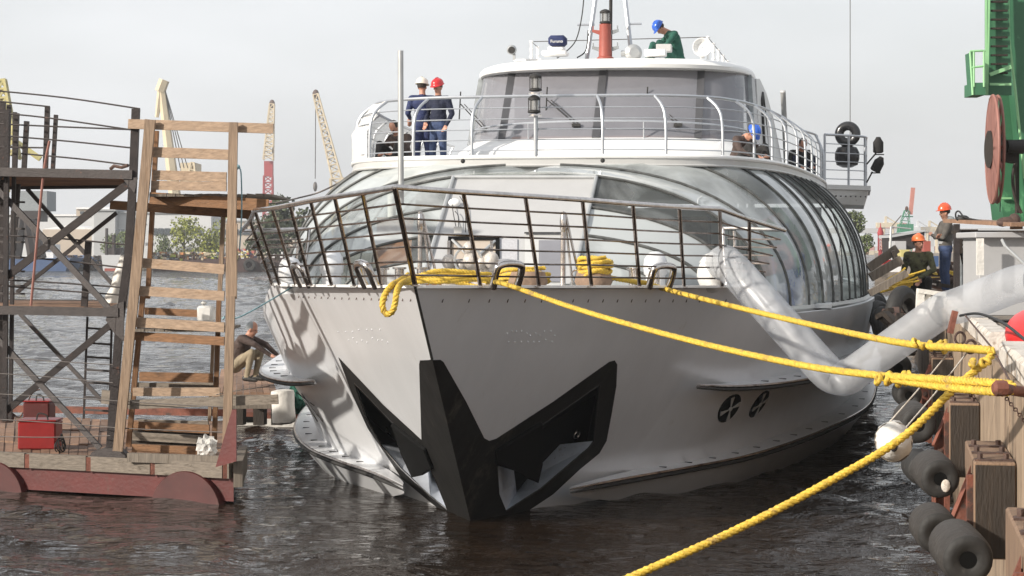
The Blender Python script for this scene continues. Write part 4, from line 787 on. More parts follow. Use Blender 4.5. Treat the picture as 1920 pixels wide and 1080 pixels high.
top(MB().box(P(387, 588, 27.2), (.22, .2, .22)).lathe([(.045, .1), (.045, .16)], P(382, 586, 27.2), n=10).build('plastic_canister', 'sheet', bevel=.03), 'white plastic canister on the middle planks of the timber tower', 'canister')
def blob(c, r, name, m, n=3, amp=.25, seed=1, parent=None):
    random.seed(seed); bm = bmesh.new(); bmesh.ops.create_icosphere(bm, subdivisions=n, radius=1)
    for v in bm.verts: v.co *= 1 + random.uniform(-amp, amp)
    mb = MB(); mb.add([Vector((v.co.x * r[0], v.co.y * r[1], v.co.z * r[2])) + c for v in bm.verts], [tuple(v.index for v in f.verts) for f in bm.faces]); bm.free(); return mb.build(name, m, parent, smooth=25)
top(blob(P(388, 838, 26.6), (.13, .12, .15), 'plastic_bag', 'sheet', 3, .3, 3), 'crumpled white plastic bag at the foot of the timber tower', 'bag')
top(MB().tube([P(360, 862, 26.3), P(402, 862, 26.2)], .035, 8).tube([P(372, 862, 26.2), P(366, 871, 26.2)], .01, 5).build('red_hand_tool', 'red'), 'small red tool lying on the timber edge under the plastic bag', 'tool')
# red welding boxes
for (x0, y0, x1, y1, dz, lab) in ((33, 806, 104, 858, .9, 'bright red steel box in front with cable reel at its side'), (43, 742, 92, 800, 3.4, 'darker red steel box standing behind, nearer the back edge of the pontoon')):
    a = P(x0, y1, GZ(0) + dz); b = P(x1, y1, GZ(0) + dz); t = P(x0 + 3, y0, GZ(0) + dz); h_ = t.z - a.z; a.z = b.z = .47; bx = thing('equipment_box', lab, 'box', a.lerp(b, .5), 'red boxes on the pontoon')
    MB().hexa([a, b, b + FW * .45, a + FW * .45] + [p + UP * (h_ + (.0 if i < 2 else .0)) for i, p in enumerate((a, b, b + FW * .45, a + FW * .45))]).build('box_body', 'redbright' if dz < 1 else 'red', bx, smooth=0, bevel=.02)
    MB().hexa([p + UP * (h_ + .005) for p in (a - RT * .01 - FW * .01, b + RT * .01 - FW * .01, b + RT * .01 + FW * .46, a - RT * .01 + FW * .46)] + [p + UP * (h_ + .03) for p in (a - RT * .01 - FW * .01, b + RT * .01 - FW * .01, b + RT * .01 + FW * .46, a - RT * .01 + FW * .46)]).build('box_lid', 'redbright', bx, smooth=0, bevel=.006)
    MB().tube(cm([a.lerp(b, .5) + UP * (h_ + .03), a.lerp(b, .55) + UP * (h_ + .12), a.lerp(b, .75) + UP * (h_ + .1), a.lerp(b, .8) + UP * (h_ + .03)], 4), .012, 5).build('box_handle', 'rubber', bx)
mb = MB()
for i in range(4): mb.torus(P(112 + i * 2, 838 - i * 3, 28.1), (1, -.6 + .3 * i, .2), .09 + .01 * i, .01, 16, 5)
top(mb.build('cable_coil', 'cable'), 'coil of black cable hanging beside the front red box', 'cable')
top(MB().tube(cm([P(-5, 792, 31), P(20, 775, 31), P(35, 783, 31), P(45, 770, 31), P(60, 738, 31), P(75, 730, 31)], 5), .012, 5).lathe([(.1, 0), (.13, .1), (.05, .2)], P(12, 792, 31), n=10).build('hose_bundle', 'rust'), 'tangled hoses and a rusty pot left of the rear red box', 'hose')
# draped sheet behind the scaffold
rows = []
for i in range(9):
    t = i / 8; c = P(236 - 14 * t, 478 + 100 * t, 29.5); r_ = (.06 + .17 * t) ; rows.append([c + Vector((math.cos(a * .628) * r_ * (1 + .25 * math.sin(a * 2.3 + i)), math.sin(a * .628) * r_, 0)) for a in range(10)])
top(MB().grid(rows, closed=True).build('draped_sheet', 'canvas', smooth=70, solid=.01), 'white cloth hanging in a cone behind the steel scaffold', 'cloth')
top(MB().poly([on(435, 768, -.35), on(443, 768, -.35), on(443, 865, -.35), on(404, 876, -.35)], FW * .05).build('red_bracket', 'red', smooth=0), 'red triangular steel bracket at the right corner of the pontoon', 'bracket')
# blue lines
rope([P(425, 598, 26.0), P(450, 594, 26), P(500, 567, 26.3), P(545, 540, 26.6), P(560, 533, 26.9)], .012, 'thin_line', 'thin blue-grey line from the timber tower up to the ship deck edge', 'bluerope', pitch=.08)
knot(P(428, 598, 25.95), 5, 'line_knot', 'blue line wrapped round the tower leg at waist height', 'bluerope', .02, .03)
knot(P(438, 313, 25.95), 5, 'line_knot', 'blue line knotted round the tower leg near the top', 'bluerope', .025, .04)
rope([P(446, 314, 25.9), P(452, 325, 25.9), P(453, 400, 25.9), P(449, 470, 25.9)], .011, 'hanging_line', 'short blue-green line hanging down the upper tower leg', 'bluerope', pitch=.08)
rope([P(405, 740, 26.0), P(440, 733, 27), P(520, 722, 32)], .007, 'thin_line', 'thin pale line from the tower to the raft', 'concwhite', pitch=.08)
top(MB().tube(cm([P(560, 371, 33), P(600, 360, 33), P(650, 335, 32.5), P(672, 322, 32)], 5) , .015, 6).tube(cm([P(480, 385, 34), P(530, 378, 34), P(560, 371, 33)], 4), .015, 6).build('stay_cable', 'wire'), 'grey cable reaching down from the upper deck towards the timber platform', 'cable')
# ================================================================= RAFT and low barge at left of the ship
BG = thing('low_barge', 'low red and cream rusty barge between the pontoon and the ship', 'barge', P(500, 790, 38))
a, b = P(430, 803, 37), P(585, 803, 37); a.z = b.z = 0
MB().hexa([p - UP * .2 for p in (a, b, b + FW * 6, a + FW * 6)] + [p + UP * .3 for p in (a, b, b + FW * 6, a + FW * 6)]).build('barge_hull', 'rustred', BG, smooth=0)
MB().bar(a + UP * .1 - FW * .02, b + UP * .1 - FW * .02, .02, .16).build('cream_band', 'canvas', BG, smooth=0)
for t in (.28, .62): MB().box(a.lerp(b, t) + UP * .17 - FW * .045, (.28, .03, .1), rz=YAW).build('scupper', 'blackmatt', BG, bevel=.02)
rr_ = MB()
for i in range(60):
    c = a.lerp(b, random.random()) + FW * random.uniform(.3, 2.5) + UP * .33; rr_.bar(c, c + Vector((random.uniform(-.3, .3), random.uniform(-.1, .1), random.uniform(-.03, .05))), .04, .03)
top(rr_.build('scrap_litter', 'cardboard', smooth=0), 'scattered brown scrap and chain on the low barge', 'scrap')['kind'] = 'stuff'
RA = thing('plank_raft', 'raised raft deck of brown planks where the crouching man works', 'raft', P(450, 700, 35.5))
mb = MB(); a, b = P(405, 745, 34.4), P(520, 745, 34.4); a.z = b.z = 0.86; c = P(415, 690, 38.5); d = P(505, 690, 38.5); c.z = d.z = 1.02
for i in range(9):
    for j in range(3): t0, t1 = i / 9, (i + .95) / 9; u0, u1 = j / 3, (j + .97) / 3; q = [a.lerp(b, t0).lerp(c.lerp(d, t0), u0), a.lerp(b, t1).lerp(c.lerp(d, t1), u0), a.lerp(b, t1).lerp(c.lerp(d, t1), u1), a.lerp(b, t0).lerp(c.lerp(d, t0), u1)]; mb.hexa([p - UP * .04 for p in q] + [p + UP * random.uniform(-.005, .01) for p in q])
mb.build('raft_planks', 'wooddeck', RA, smooth=0)
MB().bar(a - UP * .16, b - UP * .16, .12, .24).build('raft_beam', 'woodgrey', RA, smooth=0)
for t in (.25, .6, .9): MB().box(a.lerp(b, t) + FW * 1 - UP * .4, (.2, .2, .5)).build('raft_leg', 'timberdark', RA, smooth=0)
top(MB().lathe([(.12, 0), (.19, .03), (.2, .1), (.19, .3), (.2, .5), (.19, .56), (.1, .58)], P(533, 795, 33.2), (-.06, 0, 1), 20).build('drum_fender', 'canvas'), 'scuffed white drum hanging beside the raft against the ship', 'drum')
bpy.data.objects['drum_fender'].scale = (1, 1, 1)
top(blob(P(512, 705, 33.6), (.17, .15, .1), 'rubber_fender', 'greyrubber', 3, .06, 4), 'dark rubber lump on top of the white drum under the ship ledge', 'fender')
top(blob(P(560, 745, 35.5), (.17, .15, .3), 'green_netting', 'greencloth', 3, .25, 5), 'bundle of dark green netting behind the white drum', 'netting')
# ================================================================= QUAY (right)
QV = math.atan(700 / F)
QD = (FW * math.cos(QV) + RT * math.sin(QV)); QN = QD.cross(UP).normalized()     # along the quay, and away from the water
QE = .90
def Q(d, n, z): p = CAM + QD * d + QN * (QE + n); return Vector((p.x, p.y, z))       # along, inland, height
q0, q1 = -5, 1500
kt = 2.42
def sheet(name, pts, m):
    o = MB().add(pts, [(0, 1, 2, 3)]).build(name, m, smooth=0); o['kind'] = 'structure'; return o
sheet('quay_ground', [Q(q0, .02, kt), Q(150, .02, kt), Q(150, 60, kt), Q(q0, 60, kt)], 'quaytop')
wl = MB(); ys = [q0 + i * 2.5 for i in range(63)]
for i, y in enumerate(ys[:-1]): wl.hexa([Q(y, 0 + .004 * (i % 2), -1), Q(y + 2.49, .004 * (i % 2), -1), Q(y + 2.49, .6, -1), Q(y, .6, -1), Q(y, .004 * (i % 2), kt - .005), Q(y + 2.49, .004 * (i % 2), kt - .005), Q(y + 2.49, .6, kt - .005), Q(y, .6, kt - .005)])
top(wl.build('quay_wall', 'concrete', smooth=0), 'weathered concrete quay wall face falling to the dark water', 'quay wall')
kb = [(8.0, 12.9), (13.2, 16.9), (18.7, 22.4), (22.6, 26.4), (26.8, 30), (30.3, 34)]
kl = ['nearest white kerb block at the right edge of the photo', 'white kerb block behind the rusty hook', 'white kerb block under the red buoy', 'white kerb block under the bend of the clear tube', 'fifth white kerb block along the quay, under the standing man', 'farthest white kerb block by the kneeling man']
for (u, v), lab in zip(kb, kl):
    n_ = .02; h_ = .16
    o = MB(); nn2 = 9
    rows = []
    for j in range(nn2 + 1):
        d = u + (v - u) * j / nn2; e = random.uniform(-.008, .012); rows.append([Q(d, n_ + e, kt - .02), Q(d, n_ + e, kt + h_ - .03), Q(d, n_ + .03 + e, kt + h_ + e), Q(d, n_ + .21, kt + h_ + e), Q(d, n_ + .22, kt - .02)])
    o.grid(rows); o.add(rows[0], [(0, 1, 2, 3, 4)]); o.add(rows[-1], [(4, 3, 2, 1, 0)]); top(o.build('kerb_block', 'concwhite', smooth=20), lab, 'kerb block', 'white kerb blocks along the quay edge')
# timber fender units
for i, (d, zt, lab) in enumerate(((8.9, 2.02, 'nearest timber fender block with big bolts, cut by the right edge'), (14.2, 1.86, 'middle timber fender block with dark end and bolted top'), (19.6, 1.86, 'farther dark timber fender block under the crossing ropes'), (27, 1.9, 'farthest dark fender block in the shadow behind the ship'))):
    FB = thing('fender_block', lab, 'quay fender', Q(d, -.15, zt), 'timber fender blocks on the quay wall')
    dp = 1.6; hh = .72 if i != 1 else .68; wd_ = .29
    MB().hexa([Q(d, -wd_, zt - hh), Q(d, 0, zt - hh), Q(d + dp, 0, zt - hh), Q(d + dp, -wd_, zt - hh), Q(d, -wd_, zt), Q(d, 0, zt), Q(d + dp, 0, zt), Q(d + dp, -wd_, zt)]).build('timber_block', 'timberbrown', FB, smooth=0, bevel=.012)
    MB().hexa([Q(d - .015, -wd_ + .01, zt - hh + .01), Q(d - .015, -.01, zt - hh + .01), Q(d - .004, -.01, zt - hh + .01), Q(d - .004, -wd_ + .01, zt - hh + .01), Q(d - .015, -wd_ + .01, zt - .02), Q(d - .015, -.01, zt - .02), Q(d - .004, -.01, zt - .02), Q(d - .004, -wd_ + .01, zt - .02)]).build('dark_end', 'timberdark', FB, smooth=0)  # thin near-black plate over the near end of the brown block
    for k in range(3):
        for m_ in (-.24, -.06): MB().lathe([(.022, 0), (.022, .045)], Q(d + .18 + k * .5, m_, zt), n=6).lathe([(.04, 0), (.04, .008)], Q(d + .18 + k * .5, m_, zt), n=8).build('bolt', 'rust', FB)
        MB().bar(Q(d + .1 + k * .5, -.28, zt + .006), Q(d + .1 + k * .5, -.01, zt + .006), .05, .012).build('clamp_strap', 'rust', FB)
    br = MB(); br.hexa([Q(d + .25, -.43, zt - 1.15), Q(d + .25, -.3, zt - 1.15), Q(d + .29, -.3, zt - 1.15), Q(d + .29, -.43, zt - 1.15), Q(d + .25, -.43, zt - .38), Q(d + .25, -.3, zt - .05), Q(d + .29, -.3, zt - .05), Q(d + .29, -.43, zt - .38)])
    br.bar(Q(d + .1, -.31, zt - 1.15), Q(d + .1, -.31, zt - .1), .05, .04).bar(Q(d + .1, -.43, zt - .8), Q(d + .6, -.43, zt - .8), .03, .5).bar(Q(d + .05, -.44, zt - .42), Q(d + .3, -.3, zt - .12), .03, .03)
    br.build('steel_bracket', 'rustred', FB, smooth=0)
    bo = MB()
    for k in range(2): bo.lathe([(.035, 0), (.035, .03), (.02, .03), (.02, .06)], Q(d + .24, -.37, zt - .5 - k * .35), -QD, 6)
    bo.build('bracket_bolt', 'steel' if i == 0 else 'rust', FB)
GF = 'rubber cylinder fenders along the quay'
for (x, y, Z, r_, ln, m, lab) in ((1815, 1050, 11.2, .165, .75, 'greyrubber', 'largest grey rubber cylinder fender at the bottom right corner'), (1760, 1000, 13.4, .165, .6, 'greyrubber', 'grey rubber cylinder fender just above the largest one'), (1763, 898, 15.2, .172, .75, 'greyrubber', 'rubber cylinder fender with a light hole beside the bolted block'), (1730, 882, 18.5, .165, .6, 'rubber', 'dark rubber cylinder half hidden behind the holed one'), (1722, 798, 19.3, .2, .8, 'greyrubber', 'grey topped rubber cylinder right of the white wrapped fender'), (1705, 742, 23, .17, .6, 'rubber', 'dark rubber cylinder below the upper mooring rope'), (1684, 690, 28, .22, .7, 'rubber', 'small dark cylinder fender by the ship stern ledge'), (1672, 655, 31, .2, .6, 'rubber', 'farthest dark cylinder fender under the clear tube')):
    c = P(x, y, Z); t = thing('cylinder_fender', lab, 'fender', c, GF)
    ln *= .6; r_ *= .92; AX = (QD - QN * .16 + UP * .08).normalized(); MB().lathe([(r_ * .34, .0), (r_ * .6, -.02), (r_ * .9, -.01), (r_, .05), (r_ * 1.01, ln * .5), (r_, ln - .05), (r_ * .9, ln)], c, AX, 26).build('rubber_body', m, t, smooth=60)
    MB().lathe([(r_ * .34, -.004), (r_ * .6, -.026), (r_ * .88, -.018), (r_ * .93, .0)], c, AX, 26, cap=False).build('end_face', 'rubber', t, smooth=60)
    MB().lathe([(r_ * .33, -.004), (r_ * .32, .01)], c, AX, 16).build('core_hole', 'blackmatt', t)
    if Z == 15.2: MB().ell(c + QN * .04 - QD * .02 - UP * .05, (.035, .01, .05), n=10, k=6).build('core_light', 'concwhite', t)
# white wrapped fender
c = P(1676, 835, 17.6); t = thing('wrapped_fender', 'white canvas wrapped fender hanging on ropes beside the ship', 'fender', c)
rows = []
for i in range(9):
    u = i / 8; rad = .15 * min(1, .25 + 3.0 * u, .25 + 4.0 * (1 - u)) * 1.05; ce = c + QD * (u * .55 - .1) + UP * (.05 * u); rows.append([ce + (QN * math.cos(a * .314) + UP * math.sin(a * .314)) * rad * (1 + .07 * math.sin(a * 1.9 + i * 2)) for a in range(20)])
MB().grid(rows, closed=True).add(rows[0], [tuple(range(20))]).add(rows[-1], [tuple(range(20))]).build('canvas_cover', 'canvas', t, smooth=50)
MB().torus(c + QD * .08, QD, .155, .008, 20, 5).torus(c + QD * .25 + UP * .02, QD, .165, .008, 20, 5).build('lashing', 'woodgrey', t); MB().ell(c - QD * .1, (.035, .03, .05), n=8, k=6).build('cover_knot', 'rubber', t)
for (x0, y0, x1, y1, Z0, Z1, lab) in ((1794, 642, 1660, 800, 16.5, 18, 'thin white line from the quay ring to the wrapped fender, left of the pair'), (1814, 660, 1700, 800, 15.5, 17.6, 'thin white line from the quay ring to the wrapped fender, right of the pair')):
    rope([P(x0, y0, Z0), P((x0 + x1) / 2, (y0 + y1) / 2 + 3, (Z0 + Z1) / 2), P(x1, y1, Z1)], .008, 'fender_line', lab, 'concwhite', 'white fender lines', pitch=.06)
# rings, hook, chain
HK = thing('mooring_hook', 'rusty steel mooring hook holding the doubled yellow rope', 'hook', P(1890, 728, 12.3))
MB().tube([P(1878, 728, 12.2), P(1900, 732, 12.3), P(1940, 738, 12.5)], .035, 10).build('hook_bar', 'rustred', HK); MB().lathe([(.045, 0), (.05, .02), (.05, .07), (.03, .09)], P(1888, 728, 12.2), (-1, -.2, 0), 8).build('hook_head', 'rustred', HK)
ch = MB()
for i in range(12): ch.torus(P(1888 + i * 4, 748 + i * 5, 12.4), ((i % 2), 1 - (i % 2), .3), .011, .0045, 10, 5)
top(ch.build('chain', 'rust'), 'short rusty chain on the quay wall below the hook', 'chain')
top(MB().tube([P(1810, 592, 17), P(1862, 655, 14.5), P(1896, 720, 12.35)], .008, 5).build('steel_cable', 'rust'), 'thin brown cable running along the kerb down to the hook', 'cable')
for (x, y, Z, r_) in ((1729, 590, 24, .1), (1800, 634, 16.5, .05), (1820, 650, 15.2, .05)):
    top(MB().torus(P(x, y, Z), (.6, -1, 0), r_, r_ * .22, 18, 7).build('quay_ring', 'rust'), {1729: 'large bent rusty ring on the quay face below the tube bend', 1800: 'rusty ring on the quay edge where the left fender line ties', 1820: 'rusty ring on the quay edge where the right fender line ties'}[x], 'ring', 'rusty quay rings')
top(MB().bar(P(1781, 625, 20), P(1791, 583, 20), .05, .08).build('steel_stub', 'rustred', smooth=0), 'short rusty steel post stub at the quay edge below the tube', 'post')
top(MB().ell(Q(18.0, .44, kt + .18), (.3, .55, .24), n=22, k=12).build('buoy', 'redrubber', smooth=80), 'glossy red inflatable buoy lying on the quay at the right edge', 'buoy')
# electrical cabinet and frame
CB = thing('electrical_cabinet', 'large pale grey electrical cabinet with a sloped lid and pipe on its front', 'cabinet', Q(24.5, .95, kt))
def cbx(x0, x1, y0, y1, Z0, dep, name, m, par, bevel=0):
    a = P(x0, y1, Z0); b = P(x1, y1, Z0); h = P(x0, y0, Z0).z - a.z; q = [a, b, b + FW * dep, a + FW * dep]; return MB().hexa(q + [p + UP * h for p in q]).build(name, m, par, smooth=0, bevel=bevel)
cbx(1836, 1960, 443, 592, 25.0, .9, 'cabinet_body', 'cab', CB, .01); cbx(1832, 1845, 447, 516, 24.7, .05, 'cabinet_side_door', 'canvas', CB)
cbx(1829, 1965, 435, 446, 24.85, 1.1, 'cabinet_lid', 'cab', CB, .01); MB().tube([P(1879, 450, 24.7), P(1885, 462, 24.6), P(1925, 500, 24.5)], .022, 8).build('conduit_pipe', 'mirrorless', CB)
SG = thing('switch_frame', 'steel post frame holding dark switchgear with a green screen and grey box', 'switchgear', Q(30, .8, kt))
cbx(1790, 1800, 420, 548, 30, .1, 'frame_post', 'scaf', SG); cbx(1799, 1834, 430, 478, 30.3, .3, 'switch_box', 'timberdark', SG); cbx(1814, 1832, 444, 470, 30.2, .05, 'green_screen', 'greencloth', SG); cbx(1800, 1832, 486, 540, 30.2, .4, 'grey_box', 'cab2' if 0 else 'greycloth2', SG); cbx(1802, 1960, 432, 438, 27, .6, 'frame_beam', 'timberdark', SG)
for y in (446, 455, 463): MB().ell(P(1808, y, 30.15), (.03, .03, .03), n=8, k=5).build('switch_knob', 'canvas', SG)
for x in (1803, 1810): MB().tube([P(x, 475, 30.1), P(x + 4, 495, 30.1)], .03, 6).build('switch_cable', 'cable', SG)
wb_ = MB().bar(P(1795, 414, 27), P(1925, 421, 24.5), .4, .05).bar(P(1899, 424, 25), P(1912, 424, 25), .3, .08)
top(wb_.build('shelter_board', 'wooddeck', smooth=0), 'warped plank laid as a small roof over the switchgear', 'plank')
top(MB().tube(cm([P(1793, 412, 26.5), P(1792, 400, 26.5), P(1798, 396, 26.5), P(1810, 408, 26.3), P(1840, 414, 26)], 5), .012, 5).tube(cm([P(1797, 404, 26.5), P(1812, 409, 26.3), P(1850, 416, 26)], 4), .014, 5).ell(P(1805, 410, 26.4), (.09, .06, .05), n=10, k=6).build('cable_tangle', 'cable'), 'tangle of black cables on the shelter plank', 'cable')
top(MB().ell(P(1890, 415, 24.8), (.14, .08, .06), n=8, k=5).ell(P(1902, 413, 24.8), (.08, .08, .09), n=8, k=5).ell(P(1880, 418, 24.8), (.08, .06, .05), n=8, k=5).build('rusty_scrap', 'rust'), 'lump of rusty scrap on the shelter plank below the crane', 'scrap')
top(MB().tube(cm([P(1800, 592, 17.5), P(1835, 588, 17), P(1880, 605, 15), P(1925, 640, 13.5)], 5), .012, 5).build('ground_cable', 'cable'), 'brown cable over the red buoy and white kerb', 'cable')
# green crane
CR = thing('harbour_crane', 'green harbour crane leg with stair panel, small cage and cable reel', 'crane', P(1895, 420, 33))
def cq(pts, Z, dep, name, m, par=CR): return MB().poly([P(x, y, Z) for x, y in pts], FW * dep).build(name, m, par, smooth=0)
sp = cq([(1849, -40), (1890, -40), (1897, 178), (1849, 178)], 32.5, .1, 'stair_panel', 'green')
for i in range(11): MB().bar(P(1858, -30 + i * 16.7, 32.4), P(1889, -30 + i * 16.7, 32.4), .06, .03).build('stair_tread', 'timberdark', sp, smooth=0)
for x0, x1 in ((1849, 1849), (1855, 1851)): MB().bar(P(x0, -40, 32.35), P(x1, 178, 32.35), .03, .03).build('stair_stringer', 'greenlight', sp, smooth=0)
MB().bar(P(1856, 140, 32.3), P(1896, 125, 32.3), .02, .06).bar(P(1856, 158, 32.3), P(1896, 158, 32.3), .02, .04).build('stair_stringer', 'greenlight', sp, smooth=0)
cq([(1893, -40), (1990, -40), (1990, 420), (1935, 420), (1924, 330), (1908, 170), (1890, 70)], 33, 1.2, 'main_leg', 'green')
cq([(1875, 178), (1906, 178), (1922, 330), (1926, 415), (1882, 415), (1877, 372)], 33.6, .8, 'lower_leg', 'green')
MB().tube([P(1889, -40, 32.9), P(1892, 75, 32.9), P(1905, 180, 32.9), P(1921, 335, 32.9)], .022, 5).build('leg_edge', 'greenlight', CR); cq([(1877, 370), (1897, 370), (1897, 373), (1877, 373)], 33.5, .05, 'leg_flange', 'greenlight')
MB().tube(cm([P(1907, 290, 33), P(1899, 330, 33), P(1903, 370, 33), P(1915, 400, 33)], 5), .03, 6).tube([P(1907, 270, 33.1), P(1907, 400, 33.1)], .04, 6).build('crane_cable', 'timberdark', CR)
cg = MB()
for (a, b, c_, d) in ((1819, 97, 1824, 178), (1826, 95, 1826, 163), (1845, 95, 1845, 163), (1819, 96, 1848, 95), (1826, 126, 1846, 124), (1820, 128, 1826, 126)): cg.tube([P(a, b, 32), P(c_, d, 32)], .02, 6)
cg.build('crane_cage', 'greenlight', CR); cq([(1824, 155), (1848, 155), (1848, 178), (1824, 178)], 32, .6, 'cage_floor', 'green'); cq([(1820, 98), (1825, 98), (1827, 158), (1824, 160)], 32, .4, 'cage_side', 'green')
for cx_, Z in ((1861, 31.6), (1870, 31.9)):
    rm = MB(); c = P(cx_, 280, Z); ax = (RT - FW * .12).normalized(); rm.torus(c, ax, .86, .025, 48, 6); rm.lathe([(.84, -.015), (.84, .015)], c, ax, 48, cap=True) if cx_ == 1861 else rm.lathe([(.3, -.02), (.3, .02)], c, ax, 24)
    for a in range(12):
        v = Vector((0, 0, 0)) + UP * math.cos(a * .5236) + ax.cross(UP) * math.sin(a * .5236); rm.bar(c, c + v * .86, .05, .03, up=ax)
    rm.build('cable_reel', 'pinkred', CR, smooth=40)
MB().lathe([(.3, -.1), (.3, .12)], P(1865, 280, 31.7), RT, 24).build('reel_hub', 'timberdark', CR); cq([(1884, 262), (1905, 262), (1912, 285), (1908, 305), (1884, 300)], 31.8, .4, 'reel_motor', 'timberdark'); MB().lathe([(.1, 0), (.12, .25)], P(1889, 275, 31.7), RT, 16).build('reel_gearbox', 'rubber', CR)
MB().tube([P(1876, 370, 31.7), P(1875, 397, 31.7)], .008, 5).build('loose_wire', 'cable', CR)
# debris, beams and tyres beyond the men
dm = MB()
for i in range(260):
    d = random.uniform(36, 58); c = Q(d, random.uniform(.3, 4), kt + random.uniform(0, .5)); dm.bar(c, c + Vector((random.uniform(-.8, .8), random.uniform(-.5, .5), random.uniform(-.15, .3))), .07, .06, mi=random.choice((0, 0, 1, 2, 3)))
top(dm.build('debris_heap', ['rust', 'wooddeck', 'timberdark', 'rope'], smooth=0), 'heap of rusty scrap and timber on the quay behind the kneeling man', 'scrap')['kind'] = 'stuff'
for (x0, y0, x1, y1, Z, w_, lab) in ((1628, 503, 1682, 466, 33, .14, 'upper slanting wooden beam behind the ship stern'), (1632, 520, 1690, 487, 32, .14, 'second slanting wooden beam below the upper one'), (1630, 550, 1700, 512, 30, .1, 'thin dark plank slanting above the pile of tyres'), (1674, 470, 1684, 500, 32.8, .08, 'short upright wooden strut joining the slanting beams')):
    top(MB().bar(P(x0, y0, Z), P(x1, y1, Z), .12, w_).build('wooden_beam', 'woodgrey', smooth=0), lab, 'beam', 'wooden beams behind the kneeling man')
yy = MB()
for i in range(16):
    a = P(1636 + random.uniform(0, 40), 535 + random.uniform(-8, 14), 31.5); yy.tube([a, a + Vector((random.uniform(.2, .6), .3, random.uniform(.05, .25)))], .018, 5)
top(yy.build('yellow_rods', 'rope'), 'bundle of yellow rods on the quay behind the ship stern', 'rods')
tl = ['topmost', 'second', 'third', 'fourth', 'fifth', 'sixth', 'seventh']
for i, (x, y, Z, r_) in enumerate(((1645, 568, 40, .22), (1648, 582, 38, .24), (1652, 598, 36, .25), (1658, 612, 34, .25), (1668, 620, 32, .22), (1682, 608, 30, .24), (1690, 585, 29, .28))):
    top(MB().torus(P(x, y, Z), (.9, -.5, .5 - i * .1), r_, r_ * .42, 22, 9).build('tyre', 'rubber'), f'dark tyre fender hanging on the quay, {tl[i]} in the row behind the ship', 'tyre', 'tyres hanging on the quay behind the ship')
dkb = MB()
for i in range(26): c = P(random.uniform(1668, 1706), random.uniform(578, 622), random.uniform(26, 30)); dkb.bar(c, c + Vector((random.uniform(-.2, .2), random.uniform(-.3, .3), random.uniform(-.5, .2))), .1, .07, mi=random.choice((0, 1, 1)))
dkb.bar(P(1662, 590, 30), P(1690, 540, 35), .08, .1, mi=1)
top(dkb.build('scrap_metal_pile', ['rust', 'timberdark'], smooth=0), 'dark jumbled scrap metal at the kneeling man’s feet', 'scrap')['kind'] = 'stuff'
top(MB().bar(P(1724, 588, 26), P(1726, 546, 26), .1, .07).bar(P(1728, 592, 26.05), P(1741, 552, 26.05), .09, .07).bar(P(1738, 590, 26), P(1752, 556, 26), .12, .05).bar(P(1720, 545, 26.02), P(1772, 552, 26.02), .14, .06).build('crate_boards', 'canvas', smooth=0), 'pale broken boards between the two men on the quay', 'boards')
